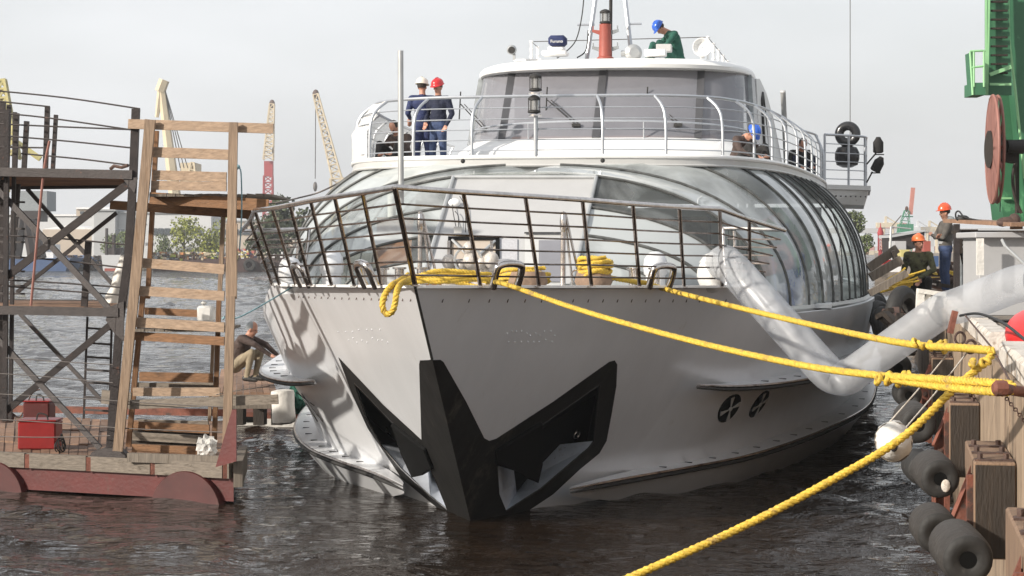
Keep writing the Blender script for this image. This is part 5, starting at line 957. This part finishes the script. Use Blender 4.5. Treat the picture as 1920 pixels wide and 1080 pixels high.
# ================================================================= PEOPLE
STAND = dict(pel=(0, 0, .95), wai=(0, 0, 1.10), che=(0, .01, 1.32), nek=(0, 0, 1.47), hed=(0, -.02, 1.62),
    sl=(.19, 0, 1.41), el=(.25, .03, 1.14), wl=(.26, -.04, .89), sr=(-.19, 0, 1.41), er=(-.25, .03, 1.14), wr=(-.26, -.04, .89),
    hl=(.095, 0, .92), kl=(.11, -.02, .50), al=(.11, .02, .09), hr=(-.095, 0, .92), kr=(-.11, -.02, .50), ar=(-.11, .02, .09),
    look=(0, -1, -.1), hdl=(0, -.2, -1), hdr=(0, -.2, -1), fl=(0, -1, 0), fr=(0, -1, 0))
def person(label, loc, rz, pose, mats, helmet=None, hair='hair', sc=1., hood=None, group=None, belt=None):
    """one continuous body: tapered limbs fused by voxel remesh, faces coloured by the nearest limb"""
    J = dict(STAND); J.update(pose); V3 = {k: Vector(v) for k, v in J.items()}
    caps = []   # a, b, ra, rb, region
    def C_(a, b, ra, rb, reg): caps.append((Vector(a), Vector(b), ra, rb, reg))
    T, Lg, Sk, Bt, Slv = 0, 1, 2, 3, 0
    v = V3; side = (v['sl'] - v['sr']).normalized(); 
    C_(v['pel'] + side * .05, v['pel'] - side * .05, .125, .125, Lg); C_(v['pel'].lerp(v['wai'], .6) + side * .045, v['pel'].lerp(v['wai'], .6) - side * .045, .12, .12, T); C_(v['wai'] + side * .05, v['wai'] - side * .05, .115, .115, T); C_(v['che'] + side * .075, v['che'] - side * .075, .125, .125, T)
    C_(v['wai'], v['che'], .14, .15, T); C_(v['che'], v['nek'] - Vector((0, 0, .03)), .14, .075, T); C_(v['nek'] - (v['hed'] - v['nek']) * .3, v['hed'], .058, .055, Sk)
    for q in 'lr':
        C_(v['nek'] - Vector((0, 0, .06)), v['s' + q], .075, .075, T); C_(v['s' + q], v['e' + q], .07, .052, T); C_(v['e' + q], v['w' + q], .05, .036, T)
        C_(v['pel'].lerp(v['h' + q], .7), v['k' + q], .1, .066, Lg); C_(v['k' + q], v['a' + q], .066, .046, Lg)
        f = v['f' + q].normalized(); a = v['a' + q]; C_(a - f * .04 - UP * .03, a + f * .06 - UP * .04, .045, .045, Bt); C_(a + f * .06 - UP * .045, a + f * .17 - UP * .055, .042, .034, Bt)
        d = v['hd' + q].normalized(); w_ = v['w' + q]; pn = d.cross(side).normalized() if abs(d.dot(side)) < .95 else UP; wd = d.cross(pn).normalized()
        C_(w_, w_ + d * .05, .03, .034, Sk); C_(w_ + d * .04 + wd * .018, w_ + d * .085 + wd * .02, .02, .018, Sk); C_(w_ + d * .04 - wd * .018, w_ + d * .085 - wd * .02, .02, .018, Sk)
        for i, (o_, ln) in enumerate(((-.033, .062), (-.011, .078), (.011, .074), (.033, .058))):
            b0 = w_ + d * .088 + wd * o_; b1 = b0 + d * ln * .55 + pn * .008; C_(b0, b1, .0115, .0105, Sk); C_(b1, b1 + d * ln * .4 + pn * .028, .0105, .009, Sk)
        t0 = w_ + d * .03 + wd * -.03; C_(t0, t0 + d * .045 - wd * .03 + pn * .015, .014, .0115, Sk)
    lk = v['look'].normalized(); hd = v['hed']; up = (UP - lk * lk.dot(UP)).normalized(); rt = lk.cross(up)
    mb = MB(); regs = []
    for a, b, ra, rb, rg in caps:
        d = (b - a); ln = d.length; d = d.normalized() if ln > 1e-4 else UP; n0 = len(mb.f)
        pr = [(ra * math.sin(t), -ra * math.cos(t)) for t in (.15, .6, 1.1, 1.57)] + [(rb * math.sin(t), ln - rb * math.cos(t)) for t in (1.57, 2.1, 2.6, 3.0)]
        mb.lathe(pr, a, d, 14)
    q = Matrix((rt, -lk, up)).transposed()
    mb.ell(hd + up * .045 + lk * -.008, (.076, .095, .098), q); mb.ell(hd - up * .035 + lk * .02, (.055, .066, .068), q); mb.ell(hd - up * .078 + lk * .055, (.026, .026, .022), q)
    mb.ell(hd - up * .012 + lk * .098, (.012, .018, .024), q); mb.ell(hd + up * .028 + lk * .08, (.052, .014, .01), q)
    for s_ in (-1, 1): mb.ell(hd + rt * .077 * s_ - up * .005, (.012, .02, .032), q)
    me = bpy.data.meshes.new('body'); me.from_pydata([p * sc for p in mb.v], [], mb.f); ob = bpy.data.objects.new('tmp', me); COL.objects.link(ob)
    bm = bmesh.new(); bm.from_mesh(me); bmesh.ops.recalc_face_normals(bm, faces=bm.faces); bm.to_mesh(me); bm.free()
    md = ob.modifiers.new('r', 'REMESH'); md.mode = 'VOXEL'; md.voxel_size = .0125; sm = ob.modifiers.new('s', 'SMOOTH'); sm.factor = .5; sm.iterations = 3
    dc = ob.modifiers.new('d', 'DECIMATE'); dc.ratio = .35
    bpy.context.view_layer.update(); m2 = bpy.data.meshes.new_from_object(ob.evaluated_get(bpy.context.evaluated_depsgraph_get())); bpy.data.objects.remove(ob)
    for m_ in mats: m2.materials.append(M[m_])
    for p in m2.polygons:
        c = p.center / sc; best = 1e9; r_ = 0
        for a, b, ra, rb, rg in caps:
            d = b - a; l2 = max(d.length_squared, 1e-9); t = min(1, max(0, (c - a).dot(d) / l2)); dist = (c - a - d * t).length - (ra + (rb - ra) * t)
            if dist < best: best = dist; r_ = rg
        if (c - hd).length < .14: r_ = 2
        p.material_index = r_; p.use_smooth = True
    o = bpy.data.objects.new('person', m2); COL.objects.link(o); o.location = loc; o.rotation_euler = (0, 0, rz); top(o, label, 'person', group); ORG[o.name] = Vector()
    def sub(mb_, name, m): mb_.v = [p * sc for p in mb_.v]; return mb_.build(name, m, o, smooth=60)
    e = MB()
    for s_ in (-1, 1): e.ell(hd + rt * .03 * s_ + up * .008 + lk * .082, (.012, .008, .007), q, 8, 6)
    e.ell(hd - up * .05 + lk * .082, (.02, .008, .005), q, 8, 6); sub(e, 'facial_features', 'eye')
    hc = hd + up * .055 - lk * .01
    if hair: sub(MB().ell(hc - up * .012 - lk * .012, (.083, .095, .098), q, 16, 8, zmin=-.55), 'hair', hair)
    if helmet:
        h = MB(); c = hc + up * .025
        rows = []
        for i in range(8):
            a_ = i / 7 * math.pi / 2; rows.append([c + q @ Vector((.112 * math.cos(a_) * math.cos(t * .3142), .132 * math.cos(a_) * math.sin(t * .3142), .112 * math.sin(a_) ** .9)) for t in range(20)])
        rows.insert(0, [c + q @ Vector((.118 * math.cos(t * .3142), (.138 + (.035 if math.sin(t * .3142) < -.3 else 0)) * math.sin(t * .3142), -.018)) for t in range(20)])
        h.grid(rows, closed=True); h.tube([c + q @ Vector((0, .12 * math.cos(t), .117 * math.sin(t))) for t in (.5, .9, 1.3, 1.8, 2.2, 2.6)], .012, 6); h.tube(rows[0] + [rows[0][0]], .006, 5); sub(h, 'hard_hat', helmet)
    if hood:
        sub(MB().ell(v['nek'] + Vector((0, .05, .02)) - lk * .04, (.12, .09, .075)), 'hood', hood)
    if belt: sub(MB().lathe([(.145, 0), (.145, .05)], v['wai'] - Vector((0, 0, .06)), n=20), 'shirt_hem', belt)
    return o
def deckp(x, y, Z, zfix=None): p = P(x, y, Z); return p if zfix is None else Vector((p.x, p.y, zfix))
# two men talking at the left of the upper deck
person('man in white hard hat and navy overalls with his back turned on the upper deck', deckp(792, 300, 37.2, 4.72), math.pi + .35, dict(wl=(.2, -.2, 1.08), el=(.27, .02, 1.15), wr=(-.2, -.2, 1.05), er=(-.27, .02, 1.15), kl=(.1, -.01, .5), look=(-.5, -.8, -.1)), ['navy', 'navy', 'skin', 'boot'], 'helmet_white', sc=1.04)
person('man in red hard hat and dark jacket facing the camera beside the white helmeted man', deckp(822, 300, 37, 4.72), -.3, dict(look=(-.1, -1, -.35), wl=(.24, -.14, .93), hdl=(-.3, -.5, -1), el=(.27, .03, 1.15), wr=(-.16, -.2, 1.0)), ['darknavy', 'jeans', 'skin', 'boot'], 'helmet_red', sc=1.02)
SIT = dict(pel=(0, .1, .14), wai=(0, .08, .29), che=(0, -.02, .5), nek=(0, -.1, .63), hed=(0, -.2, .74), sl=(.17, -.04, .58), sr=(-.17, -.04, .58),
    el=(.26, -.2, .38), er=(-.26, -.2, .38), wl=(.14, -.42, .3), wr=(-.12, -.44, .28), hl=(.1, .08, .13), hr=(-.1, .08, .13), kl=(.2, -.36, .46), kr=(-.2, -.36, .46), al=(.14, -.52, .09), ar=(-.14, -.52, .09), look=(0, -.75, -.65), hdl=(-.5, -.8, -.3), hdr=(.5, -.8, -.3))
person('person in dark clothes crouching behind the jack staff on the upper deck', deckp(752, 298, 34.5, 4.72), -.4, dict(SIT), ['browncloth', 'blackcloth', 'skin', 'boot'], None, 'hair')
person('worker in blue hard hat and green jacket sitting on the wheelhouse roof', deckp(1262, 112, 40.5, 7.1), -1.15, dict(SIT, pel=(0, .12, .13), che=(0, .0, .56), nek=(0, -.12, .7), hed=(0, -.26, .76), sl=(.18, -.03, .64), sr=(-.18, -.03, .64), look=(0, -.55, -.85), er=(-.27, -.24, .42), el=(.27, -.22, .42)), ['greencloth', 'greencloth', 'skin', 'boot'], 'helmet_blue', sc=1.02)
person('worker in blue hard hat and brown jacket crouching behind the upper rail at right', deckp(1390, 305, 36, 4.74), .9, dict(SIT, hed=(0, -.24, .68), look=(0, -.5, -.9)), ['browncloth', 'blackcloth', 'skin', 'boot'], 'helmet_blue', sc=1.05)
person('person in black sitting far back by the right upper rail, seen through the bars', deckp(1500, 325, 41, 4.74), .3, dict(SIT), ['blackcloth', 'darknavy', 'skin', 'boot'], None, 'hair', sc=1.05)
# quay
KA = Q(38, .35, kt)
man1 = P(1773, 552, 37.5); man1.z = kt - .0
person('man in orange hard hat and grey hooded top standing with folded arms on the quay', man1, -math.pi / 2 + .25, dict(wl=(-.1, -.22, 1.2), el=(.25, -.12, 1.16), wr=(.12, -.2, 1.16), er=(-.26, -.12, 1.17), hdl=(-1, 0, .2), hdr=(1, 0, .2), look=(.15, -1, -.12), hl=(.09, 0, .9), kl=(.12, -.03, .5)), ['greycloth', 'jeans', 'skin', 'boot'], 'helmet_orange', sc=1.0, hood='greycloth2', belt='cab')
man2 = P(1722, 600, 34); man2.z = kt - .55
person('man in camouflage jacket and orange hard hat with one foot raised', man2, -.25, dict(pel=(0, .05, .93), wai=(0, .04, 1.08), che=(.0, -.0, 1.3), nek=(0, -.03, 1.45), hed=(.02, -.06, 1.6), kl=(.26, -.36, .98), al=(.2, -.3, .52), hl=(.1, .0, .92), el=(.3, -.14, 1.16), wl=(.1, -.36, 1.02), hdl=(-.3, -.2, -1), fl=(.3, -1, -.1), look=(.75, -.7, .05), er=(-.27, .05, 1.14), wr=(-.2, .05, .9)), ['camo', 'blackcloth', 'skin', 'boot'], 'helmet_orange2', sc=.98)
# raft man
rm_ = P(452, 703, 35.2); rm_.z = 1.0
person('man in grey knitted cap and khaki trousers crouching on the raft, reaching out', rm_, math.pi / 2 - .1, dict(pel=(0, .12, .26), wai=(0, .1, .42), che=(0, -.04, .64), nek=(0, -.14, .78), hed=(0, -.2, .88), sl=(.18, -.08, .73), sr=(-.18, -.08, .73), el=(.22, -.36, .62), wl=(.16, -.6, .44), er=(-.22, -.34, .64), wr=(-.12, -.58, .46), hl=(.1, .1, .26), hr=(-.1, .1, .26), kl=(.15, -.3, .52), kr=(-.16, -.26, .5), al=(.14, -.2, .09), ar=(-.14, -.16, .09), look=(0, -1, -.3), hdl=(0, -1, -.4), hdr=(0, -1, -.4)), ['browncloth', 'khaki', 'skin', 'boot'], None, 'greycloth2', sc=1.05)
# ================================================================= BACKGROUND, far bank at the left
def ground(name, x0, x1, y, Z, dep, zt, m='bank'):
    a, b = P(x0, y, Z), P(x1, y, Z); a.z = b.z = -1; c, d = b + (b - CAM).normalized() * dep, a + (a - CAM).normalized() * dep; c.z = d.z = -1
    o = MB().hexa([a, b, c, d] + [p + UP * (zt + 1) for p in (a, b, c, d)]).build(name, m, smooth=0); o['kind'] = 'structure'; return o
ZS = 330
ground('far_bank', -1500, 1180, 500, ZS, 900, 1.2)
def slab(x0, x1, y0, y1, Z, dep, name, m, par=None, slope=0):
    a, b = P(x0, y1, Z), P(x1, y1, Z); h = P(x0, y0, Z).z - a.z; q = [a, b, b + FW * dep, a + FW * dep]
    return MB().hexa(q + [p + UP * (h + (slope if i > 1 else 0)) for i, p in enumerate(q)]).build(name, m, par, smooth=0)
def shed(x0, x1, y0, y1, Z, label, m='shed', roof='shedroof', wins=None, ridge=0, name='warehouse', cat='building'):
    t = thing(name, label, cat, P((x0 + x1) / 2, y1, Z)); w_ = slab(x0, x1, y0, y1, Z, 18, 'wall', m, t)
    if ridge:
        a, b = P(x0, y0, Z), P(x1, y0, Z); c = P((x0 + x1) / 2, y0 - ridge, Z); MB().poly([a - RT * .5, b + RT * .5, c], FW * 18.5).build('roof', roof, t, smooth=0)
    else: slab(x0 - 1, x1 + 1, y0 - 3, y0, Z - .4, 19, 'roof', roof, t)
    if wins:
        wx0, wx1, wy0, wy1, n_ = wins
        for i in range(n_): xx = wx0 + (wx1 - wx0) * i / n_; slab(xx, xx + (wx1 - wx0) / n_ * .8, wy0, wy1, Z - .3, .2, 'window', 'win', t)
    return t
shed(-60, 180, 405, 480, 420, 'long white roofed warehouse at the far left bank', 'shed', 'boatwhite')
shed(80, 176, 430, 488, 390, 'low pale rounded store with light roof on the far bank', 'brick', 'boatwhite', ridge=8)
shed(172, 396, 400, 480, 370, 'large grey shed with a band of windows behind the timber tower', 'shed', 'shedroof', (285, 380, 428, 440, 8), ridge=0)
shed(176, 216, 395, 480, 367, 'grey gabled end bay of the big shed', 'shedroof', 'shedroof', (218, 235, 430, 445, 2), ridge=0)
shed(400, 560, 415, 485, 440, 'flat beige building at the right of the far bank', 'brick', 'shedroof', (420, 540, 430, 440, 7))
shed(143, 215, 392, 405, 372, 'small beige rooftop cabin row on the grey shed', 'brick', 'boatwhite', (150, 210, 396, 402, 6), name='rooftop_cabins')
t = thing('long_wall', 'low grey boundary wall along the far bank in front of the shed', 'wall', P(350, 480, 345)); slab(240, 420, 461, 487, 345, 1, 'wall', 'shed', t)
# big far cranes
def crane(base, top_, jib, m, label, w_=3., legs=True, name='harbour_crane'):
    t = thing(name, label, 'crane', base); return t
c1 = crane(P(335, 450, 400), 0, 0, 0, 'pale yellow jib crane rising behind the timber tower')
MB().tube([P(330, 385, 400), P(303, 165, 400)], [1.3, .75], 6).build('crane_jib', 'craneyellow', c1); MB().tube([P(303, 160, 400), P(294, 220, 400)], [.8, .4], 6).build('jib_strut', 'craneyellow', c1); MB().tube([P(308, 150, 400), P(300, 172, 400)], 1.1, 6).build('jib_head', 'craneyellow', c1)
cb = MB()
for x in (352, 345, 338): cb.tube([P(307, 160, 400), P(x, 315, 400)], .1, 4)
cb.build('jib_cable', 'wire', c1); slab(338, 366, 305, 345, 400, 8, 'machine_house', 'craneyellow', c1); lattice(P(360, 345, 400), P(361, 305, 400), 2, .6, 3, .25).build('back_stay', 'craneyellow', c1)
lm = MB()
for x0, x1 in ((330, 285), (340, 392), (335, 318), (345, 362)): lm.tube([P(x0, 395, 395), P(x1, 465, 395)], .9, 6)
lm.build('portal_legs', 'shed', c1)
for (xb, yb, xt, yt, Z, m, lab, w0) in ((503, 300, 510, 195, 700, 'craneyellow', 'slim lattice tower crane above the timber tower, red at its foot', 3.4), (632, 335, 592, 177, 620, 'craneyellow', 'leaning lattice crane boom left of the upper deck', 3.0)):
    t = crane(P(xb, yb + 60, Z), 0, 0, 0, lab); lattice(P(xb, yb, Z), P(xt, yt, Z), w0, 1.6, 12, .32).build('lattice_boom', m, t); MB().ell(P(xt, yt, Z), (1.1, 1, 1.6), n=8, k=5).build('boom_head', 'rust', t)
    if xb == 503: slab(495, 511, 302, 330, Z, 3, 'red_cabin', 'redlat', t); lattice(P(503, 425, Z), P(503, 330, Z), 3.4, 3.0, 8, .35).build('tower', 'redlat', t)
    else:
        MB().tube([P(592, 182, Z), P(591, 335, Z)], .14, 4).ell(P(591, 350, Z), (.7, .7, 1.6), n=8, k=5).build('hook_line', 'wire', t); cb = MB(); cb.tube([P(594, 180, Z), P(628, 300, Z)], .12, 4).build('jib_cable', 'wire', t)
        lattice(P(640, 440, Z), P(632, 335, Z), 5, 4, 6, .4).build('tower', m, t)
t = crane(P(30, 480, 300), 0, 0, 0, 'bright yellow crane jib at the left edge with grey machine house')
lattice(P(22, 300, 300), P(3, 150, 300), 2.2, 1, 9, .3).build('lattice_boom', 'craneyellow2', t); MB().tube([P(22, 260, 300), P(76, 298, 300)], .45, 5).tube([P(10, 215, 300), P(14, 360, 300)], .5, 5).build('yellow_beam', 'craneyellow2', t)
slab(30, 88, 358, 395, 300, 6, 'machine_house', 'greycloth2', t); slab(20, 75, 395, 415, 300, 5, 'machine_base', 'scaf', t)
lm = MB()
for x0, x1 in ((30, 8), (60, 78), (42, 30), (50, 62)): lm.tube([P(x0, 412, 300), P(x1, 485, 300)], .8, 6)
lm.build('portal_legs', 'scaf', t)
# trees
def tree(x, y, Z, wpx, hpx, label, m='leaf', group='trees on the far bank', name='tree', n=900, leaf=None, blobs=9):
    b = P(x, y, Z); W_ = wpx * Z / F / 2; H_ = hpx * Z / F; t = thing(name, label, 'tree' if name == 'tree' else name, b, group)
    tk = MB().tube([b, b + UP * H_ * .35, b + UP * H_ * .7], [H_ * .035, H_ * .025, H_ * .01], 6)
    for i in range(4): a = i * 1.57 + .4; tk.tube([b + UP * H_ * .3, b + UP * H_ * .6 + Vector((math.cos(a), math.sin(a), 0)) * W_ * .5], [H_ * .015, H_ * .006], 5)
    tk.build('trunk', 'bark', t); lf = MB(); s_ = leaf or max(.12, H_ * .035); cs = []
    for i in range(blobs):
        a = random.uniform(0, 6.28); rr = random.uniform(.1, .62); cs.append((b + Vector((math.cos(a) * W_ * rr, math.sin(a) * W_ * rr, H_ * random.uniform(.2, .78))), random.uniform(.28, .45) * min(W_ * 1.3, H_ * .6)))
    for i in range(n):
        c, r_ = random.choice(cs); v = Vector((random.gauss(0, 1), random.gauss(0, 1), random.gauss(0, 1))).normalized() * r_ * random.uniform(.55, 1.12); p = c + v; u = Vector((random.gauss(0, 1), random.gauss(0, 1), random.gauss(0, 1))).normalized() * s_; w_ = u.cross(Vector((random.gauss(0, 1), random.gauss(0, 1), random.gauss(0, 1)))).normalized() * s_
        lf.add([p - u, p + w_ * .7, p + u, p - w_ * .7], [(0, 1, 2, 3)])
    lf.build('crown', m, t, smooth=0)
tree(214, 494, 335, 60, 62, 'round green tree left of the grey shed wall', 'leaf'); tree(238, 470, 348, 34, 55, 'taller green tree left of the timber tower leg', 'leaf')
tree(345, 486, 340, 84, 84, 'yellow green bush behind the tower boards, left of the pair', 'leafyel'); tree(394, 486, 340, 90, 84, 'yellow green bush behind the tower boards, right of the pair', 'leafyel'); tree(306, 490, 342, 50, 56, 'small green bush left of the yellow green pair', 'leaf')
tree(520, 490, 250, 95, 150, 'tall dark green tree behind the left bow rail', 'leafdark', n=1600, blobs=14); tree(575, 490, 260, 70, 120, 'dark green tree just right of the tallest one behind the bow rail', 'leafdark', n=1200, blobs=10); tree(485, 488, 262, 60, 90, 'shorter dark tree left of the tallest one behind the bow rail', 'leafdark', n=800)
tree(312, 492, 334, 20, 22, 'small shrub at the water’s edge on the far bank', 'leaf', n=300, name='shrub')
# barges and boats at the far bank
def hullb(x0, x1, y0, y1, Z, label, m, name='barge', cat='barge', rake=.06):
    t = thing(name, label, cat, P((x0 + x1) / 2, y1, Z)); a, b = P(x0, y1, Z), P(x1, y1, Z); a.z = b.z = -.3; h = P(x0, y0, Z).z + .3; d = (b - a) * rake
    MB().hexa([a + d, b - d, b - d + FW * 9, a + d + FW * 9, a + UP * h, b + UP * h, b + UP * h + FW * 9, a + UP * h + FW * 9]).build('hull', m, t, smooth=0); return t
t = hullb(-40, 132, 484, 508, 315, 'blue hulled cargo boat at the far left bank', 'boatblue', 'cargo_boat', 'boat'); slab(70, 100, 458, 486, 318, 5, 'wheelhouse', 'boatwhite', t); slab(75, 95, 462, 468, 317.5, .3, 'window', 'win', t); slab(-40, 60, 480, 487, 317, 4, 'deck_cargo', 'boatwhite', t)
t = hullb(190, 246, 478, 509, 318, 'grey tug with cluttered deck beside the white cloth', 'shed', 'tug_boat', 'boat'); slab(200, 228, 465, 480, 320, 4, 'wheelhouse', 'scaf', t); MB().tube([P(199, 480, 319), P(200, 428, 319)], .25, 5).tube([P(213, 480, 319), P(213, 440, 319)], .35, 5).build('boat_mast', 'scaf', t); slab(196, 244, 503, 509, 317.6, .2, 'boot_topping', 'redlamp', t)
def clutter(x0, x1, y0, y1, Z, name, label, mats, n=420):
    mb = MB()
    for i in range(n):
        p = P(random.uniform(x0, x1), random.uniform(y0, y1), Z + random.uniform(0, 6)); s_ = random.uniform(.1, .45); mb.box(p, (s_ * 2, s_, s_), rz=random.uniform(0, 3), mi=random.randrange(len(mats)))
    o = top(mb.build(name, mats, smooth=0), label, 'cargo'); o['kind'] = 'stuff'; return o
t = hullb(280, 425, 486, 506, 312, 'dark barge loaded with orange scrap behind the timber tower', 'barge'); clutter(285, 420, 474, 488, 312, 'scrap_cargo', 'orange and yellow scrap heaped on the dark barge', ['bargeorange', 'rust', 'leafyel', 'greycloth2', 'craneyellow'])
t = hullb(430, 566, 483, 507, 308, 'dark red barge behind the left bow rail', 'barge'); clutter(432, 480, 468, 485, 308, 'scrap_cargo', 'blue red and yellow gear on the barge behind the bow rail', ['boatblue', 'redlamp', 'craneyellow2', 'boatwhite'], 220); slab(500, 530, 470, 485, 309, 4, 'deck_house', 'boatwhite', t); slab(533, 560, 462, 485, 309, 4, 'deck_house', 'greycloth', t)
for x in (468, 500, 540): MB().torus(P(x, 497, 307.5), FW, .7, .3, 16, 6).build('side_tyre', 'rubber', t)
clutter(120, 190, 480, 505, 325, 'shore_scrap', 'dark mooring clutter along the bank between the two boats', ['scaf', 'rust', 'boatblue'], 260)
# ================================================================= BACKGROUND, far port at the right
ground('far_port_ground', 1250, 2600, 480, 1150, 1500, 1.2)
BRG = thing('viaduct', 'long pale concrete viaduct crossing behind the port at the right', 'bridge', P(1700, 475, 1000))
slab(1500, 2300, 428, 437, 1000, 12, 'bridge_deck', 'conrete_far', BRG)
for i in range(26): slab(1505 + i * 24, 1512 + i * 24, 437, 478, 1000, 5, 'bridge_pier', 'conrete_far', BRG)
cols = ['bargeorange', 'redlamp', 'boatblue', 'shed', 'craneyellow', 'pinkboom']
for i in range(34):
    x = 1618 + (i % 17) * 11.2; y = 462 if i < 17 else 470; m = random.choice(cols)
    o = slab(x, x + 10.4, y, y + 7.6, 960, 6, 'shipping_container', m); top(o, '%s far port container, %s from the left %s row' % ({'bargeorange': 'orange', 'redlamp': 'red', 'boatblue': 'blue', 'shed': 'grey', 'craneyellow': 'yellow', 'pinkboom': 'pinkish'}[m], 'first second third fourth fifth sixth seventh eighth ninth tenth eleventh twelfth thirteenth fourteenth fifteenth sixteenth seventeenth'.split()[i % 17], 'in the upper' if i < 17 else 'in the lower'), 'container', 'containers stacked in the far port')
def far_crane(x, y, h, m, label, Z=900):
    t = thing('gantry_crane', label, 'crane', P(x, y, Z), 'distant port cranes'); g = MB()
    for dx in (-10, 10): g.tube([P(x + dx, y, Z), P(x + dx * .8, y - h, Z)], .8, 5)
    g.bar(P(x - 22, y - h, Z), P(x + 26, y - h, Z), 3, 2.2).bar(P(x - 5, y - h, Z), P(x - 4, y - h - 16, Z), 1, 1).tube([P(x - 4, y - h - 16, Z), P(x + 22, y - h, Z)], .3, 4); g.build('crane_frame', m, t); slab(x - 6, x + 5, y - h - 6, y - h, Z, 5, 'cab', 'boatwhite', t)
far_crane(1665, 470, 48, 'craneyellow', 'pale cream gantry crane just right of the trees behind the stern'); far_crane(1747, 472, 42, 'craneyellow', 'cream gantry crane behind the standing man'); far_crane(1725, 470, 40, 'shed', 'grey gantry crane between the two cream ones')
slab(1650, 1700, 418, 428, 950, 10, 'long_ship_deck', 'pinkboom'); top(bpy.data.objects['long_ship_deck'], 'distant reddish port structure on top of the viaduct', 'port building')
t = thing('signal_tower', 'dark red lattice light tower behind the ship stern', 'tower', P(1650, 480, 260)); lattice(P(1651, 470, 260), P(1651, 440, 260), .6, .5, 5, .06).build('lattice_tower', 'redlat', t); slab(1648, 1654, 468, 492, 260, .4, 'tower_base', 'redlat', t); MB().lathe([(.4, 0), (.45, .3), (.25, .9), (.08, 1.1), (.05, 1.6)], P(1651, 441, 260), n=10).build('tower_cap', 'redlat', t)
t = thing('lattice_crane', 'green lattice crane with raised pinkish boom above the quay men', 'crane', P(1695, 480, 230)); lattice(P(1690, 470, 230), P(1700, 395, 230), 2.0, .5, 4, .05).build('lattice_tower', 'greenlat', t); MB().bar(P(1707, 402, 230), P(1712, 352, 230), .45, .35).bar(P(1709, 402, 230), P(1714, 352, 230), .1, .1).build('boom', 'pinkboom', t)
MB().tube([P(1690, 404, 230), P(1672, 425, 230)], .06, 4).build('stay_wire', 'wire', t); MB().ell(P(1700, 392, 230), (.2, .2, .35), n=8, k=5).build('mast_head', 'rust', t); slab(1694, 1712, 405, 407, 230, .6, 'cross_arm', 'greenlat', t); slab(1688, 1713, 420, 438, 232, 2, 'machine_house', 'greenlat', t)
t = thing('dark_shed', 'small dark grey shed with sloping roof behind the kneeling man', 'shed', P(1700, 470, 120)); MB().poly([P(1670, 440, 120), P(1734, 432, 120), P(1732, 462, 120), P(1672, 475, 120)], FW * 3).build('wall', 'scaf', t, smooth=0); MB().poly([P(1668, 441, 119.8), P(1736, 431, 119.8), P(1736, 434, 119.8), P(1668, 446, 119.8)], FW * 3.6).build('roof', 'shedroof', t, smooth=0); slab(1678, 1699, 452, 492, 118, 2, 'lean_to', 'cab', t)
top(MB().tube([P(1668, 492, 90), P(1671, 425, 90)], .06, 6).tube([P(1671, 425, 90), P(1708, 429, 90)], .03, 5).build('lamp_post', 'mirrorless'), 'thin grey post with a crossbar left of the dark shed', 'post')
for (x0, x1, y0, y1, Z, m, lab) in ((1657, 1676, 487, 497, 70, 'redbright', 'red crate beyond the slanting beams'), (1664, 1690, 500, 510, 62, 'boatwhite', 'white crate beyond the slanting beams'), (1733, 1745, 452, 480, 80, 'redlamp', 'dark red panel between the two men'), (1690, 1705, 468, 482, 60, 'craneyellow2', 'yellow panel left of the kneeling man’s helmet'), (1751, 1760, 480, 500, 60, 'boatblue', 'blue drum between the two men')):
    slab(x0, x1, y0, y1, Z, .8, 'site_panel', m).name = 'site_panel'; o = [q for q in bpy.data.objects if q.name.startswith('site_panel')][-1]; top(o, lab, 'panel')
ground('quay_beyond', 1640, 2300, 484, 158, 400, 2.4, 'quaytop')
tree(1604, 440, 190, 42, 48, 'green trees behind the stern wing of the ship', 'leaf', n=900); tree(1622, 482, 180, 30, 50, 'shorter green tree right of the dome behind the stern', 'leaf', n=700)

# ================================================================= HAZE
o = MB().box((0, 4450, 27), (12100, 9040, 60)).build('haze', 'water', smooth=0); o['kind'] = 'stuff'
hm = bpy.data.materials.new('haze_air'); hm.use_nodes = True; ht = hm.node_tree; ht.nodes.clear(); hv = ht.nodes.new('ShaderNodeVolumePrincipled'); ho = ht.nodes.new('ShaderNodeOutputMaterial')
hv.inputs['Density'].default_value = .0003; hv.inputs['Color'].default_value = (.9, .93, .97, 1); ht.links.new(hv.outputs[0], ho.inputs['Volume'])
o.data.materials.clear(); o.data.materials.append(hm)
o.data.name = 'haze'
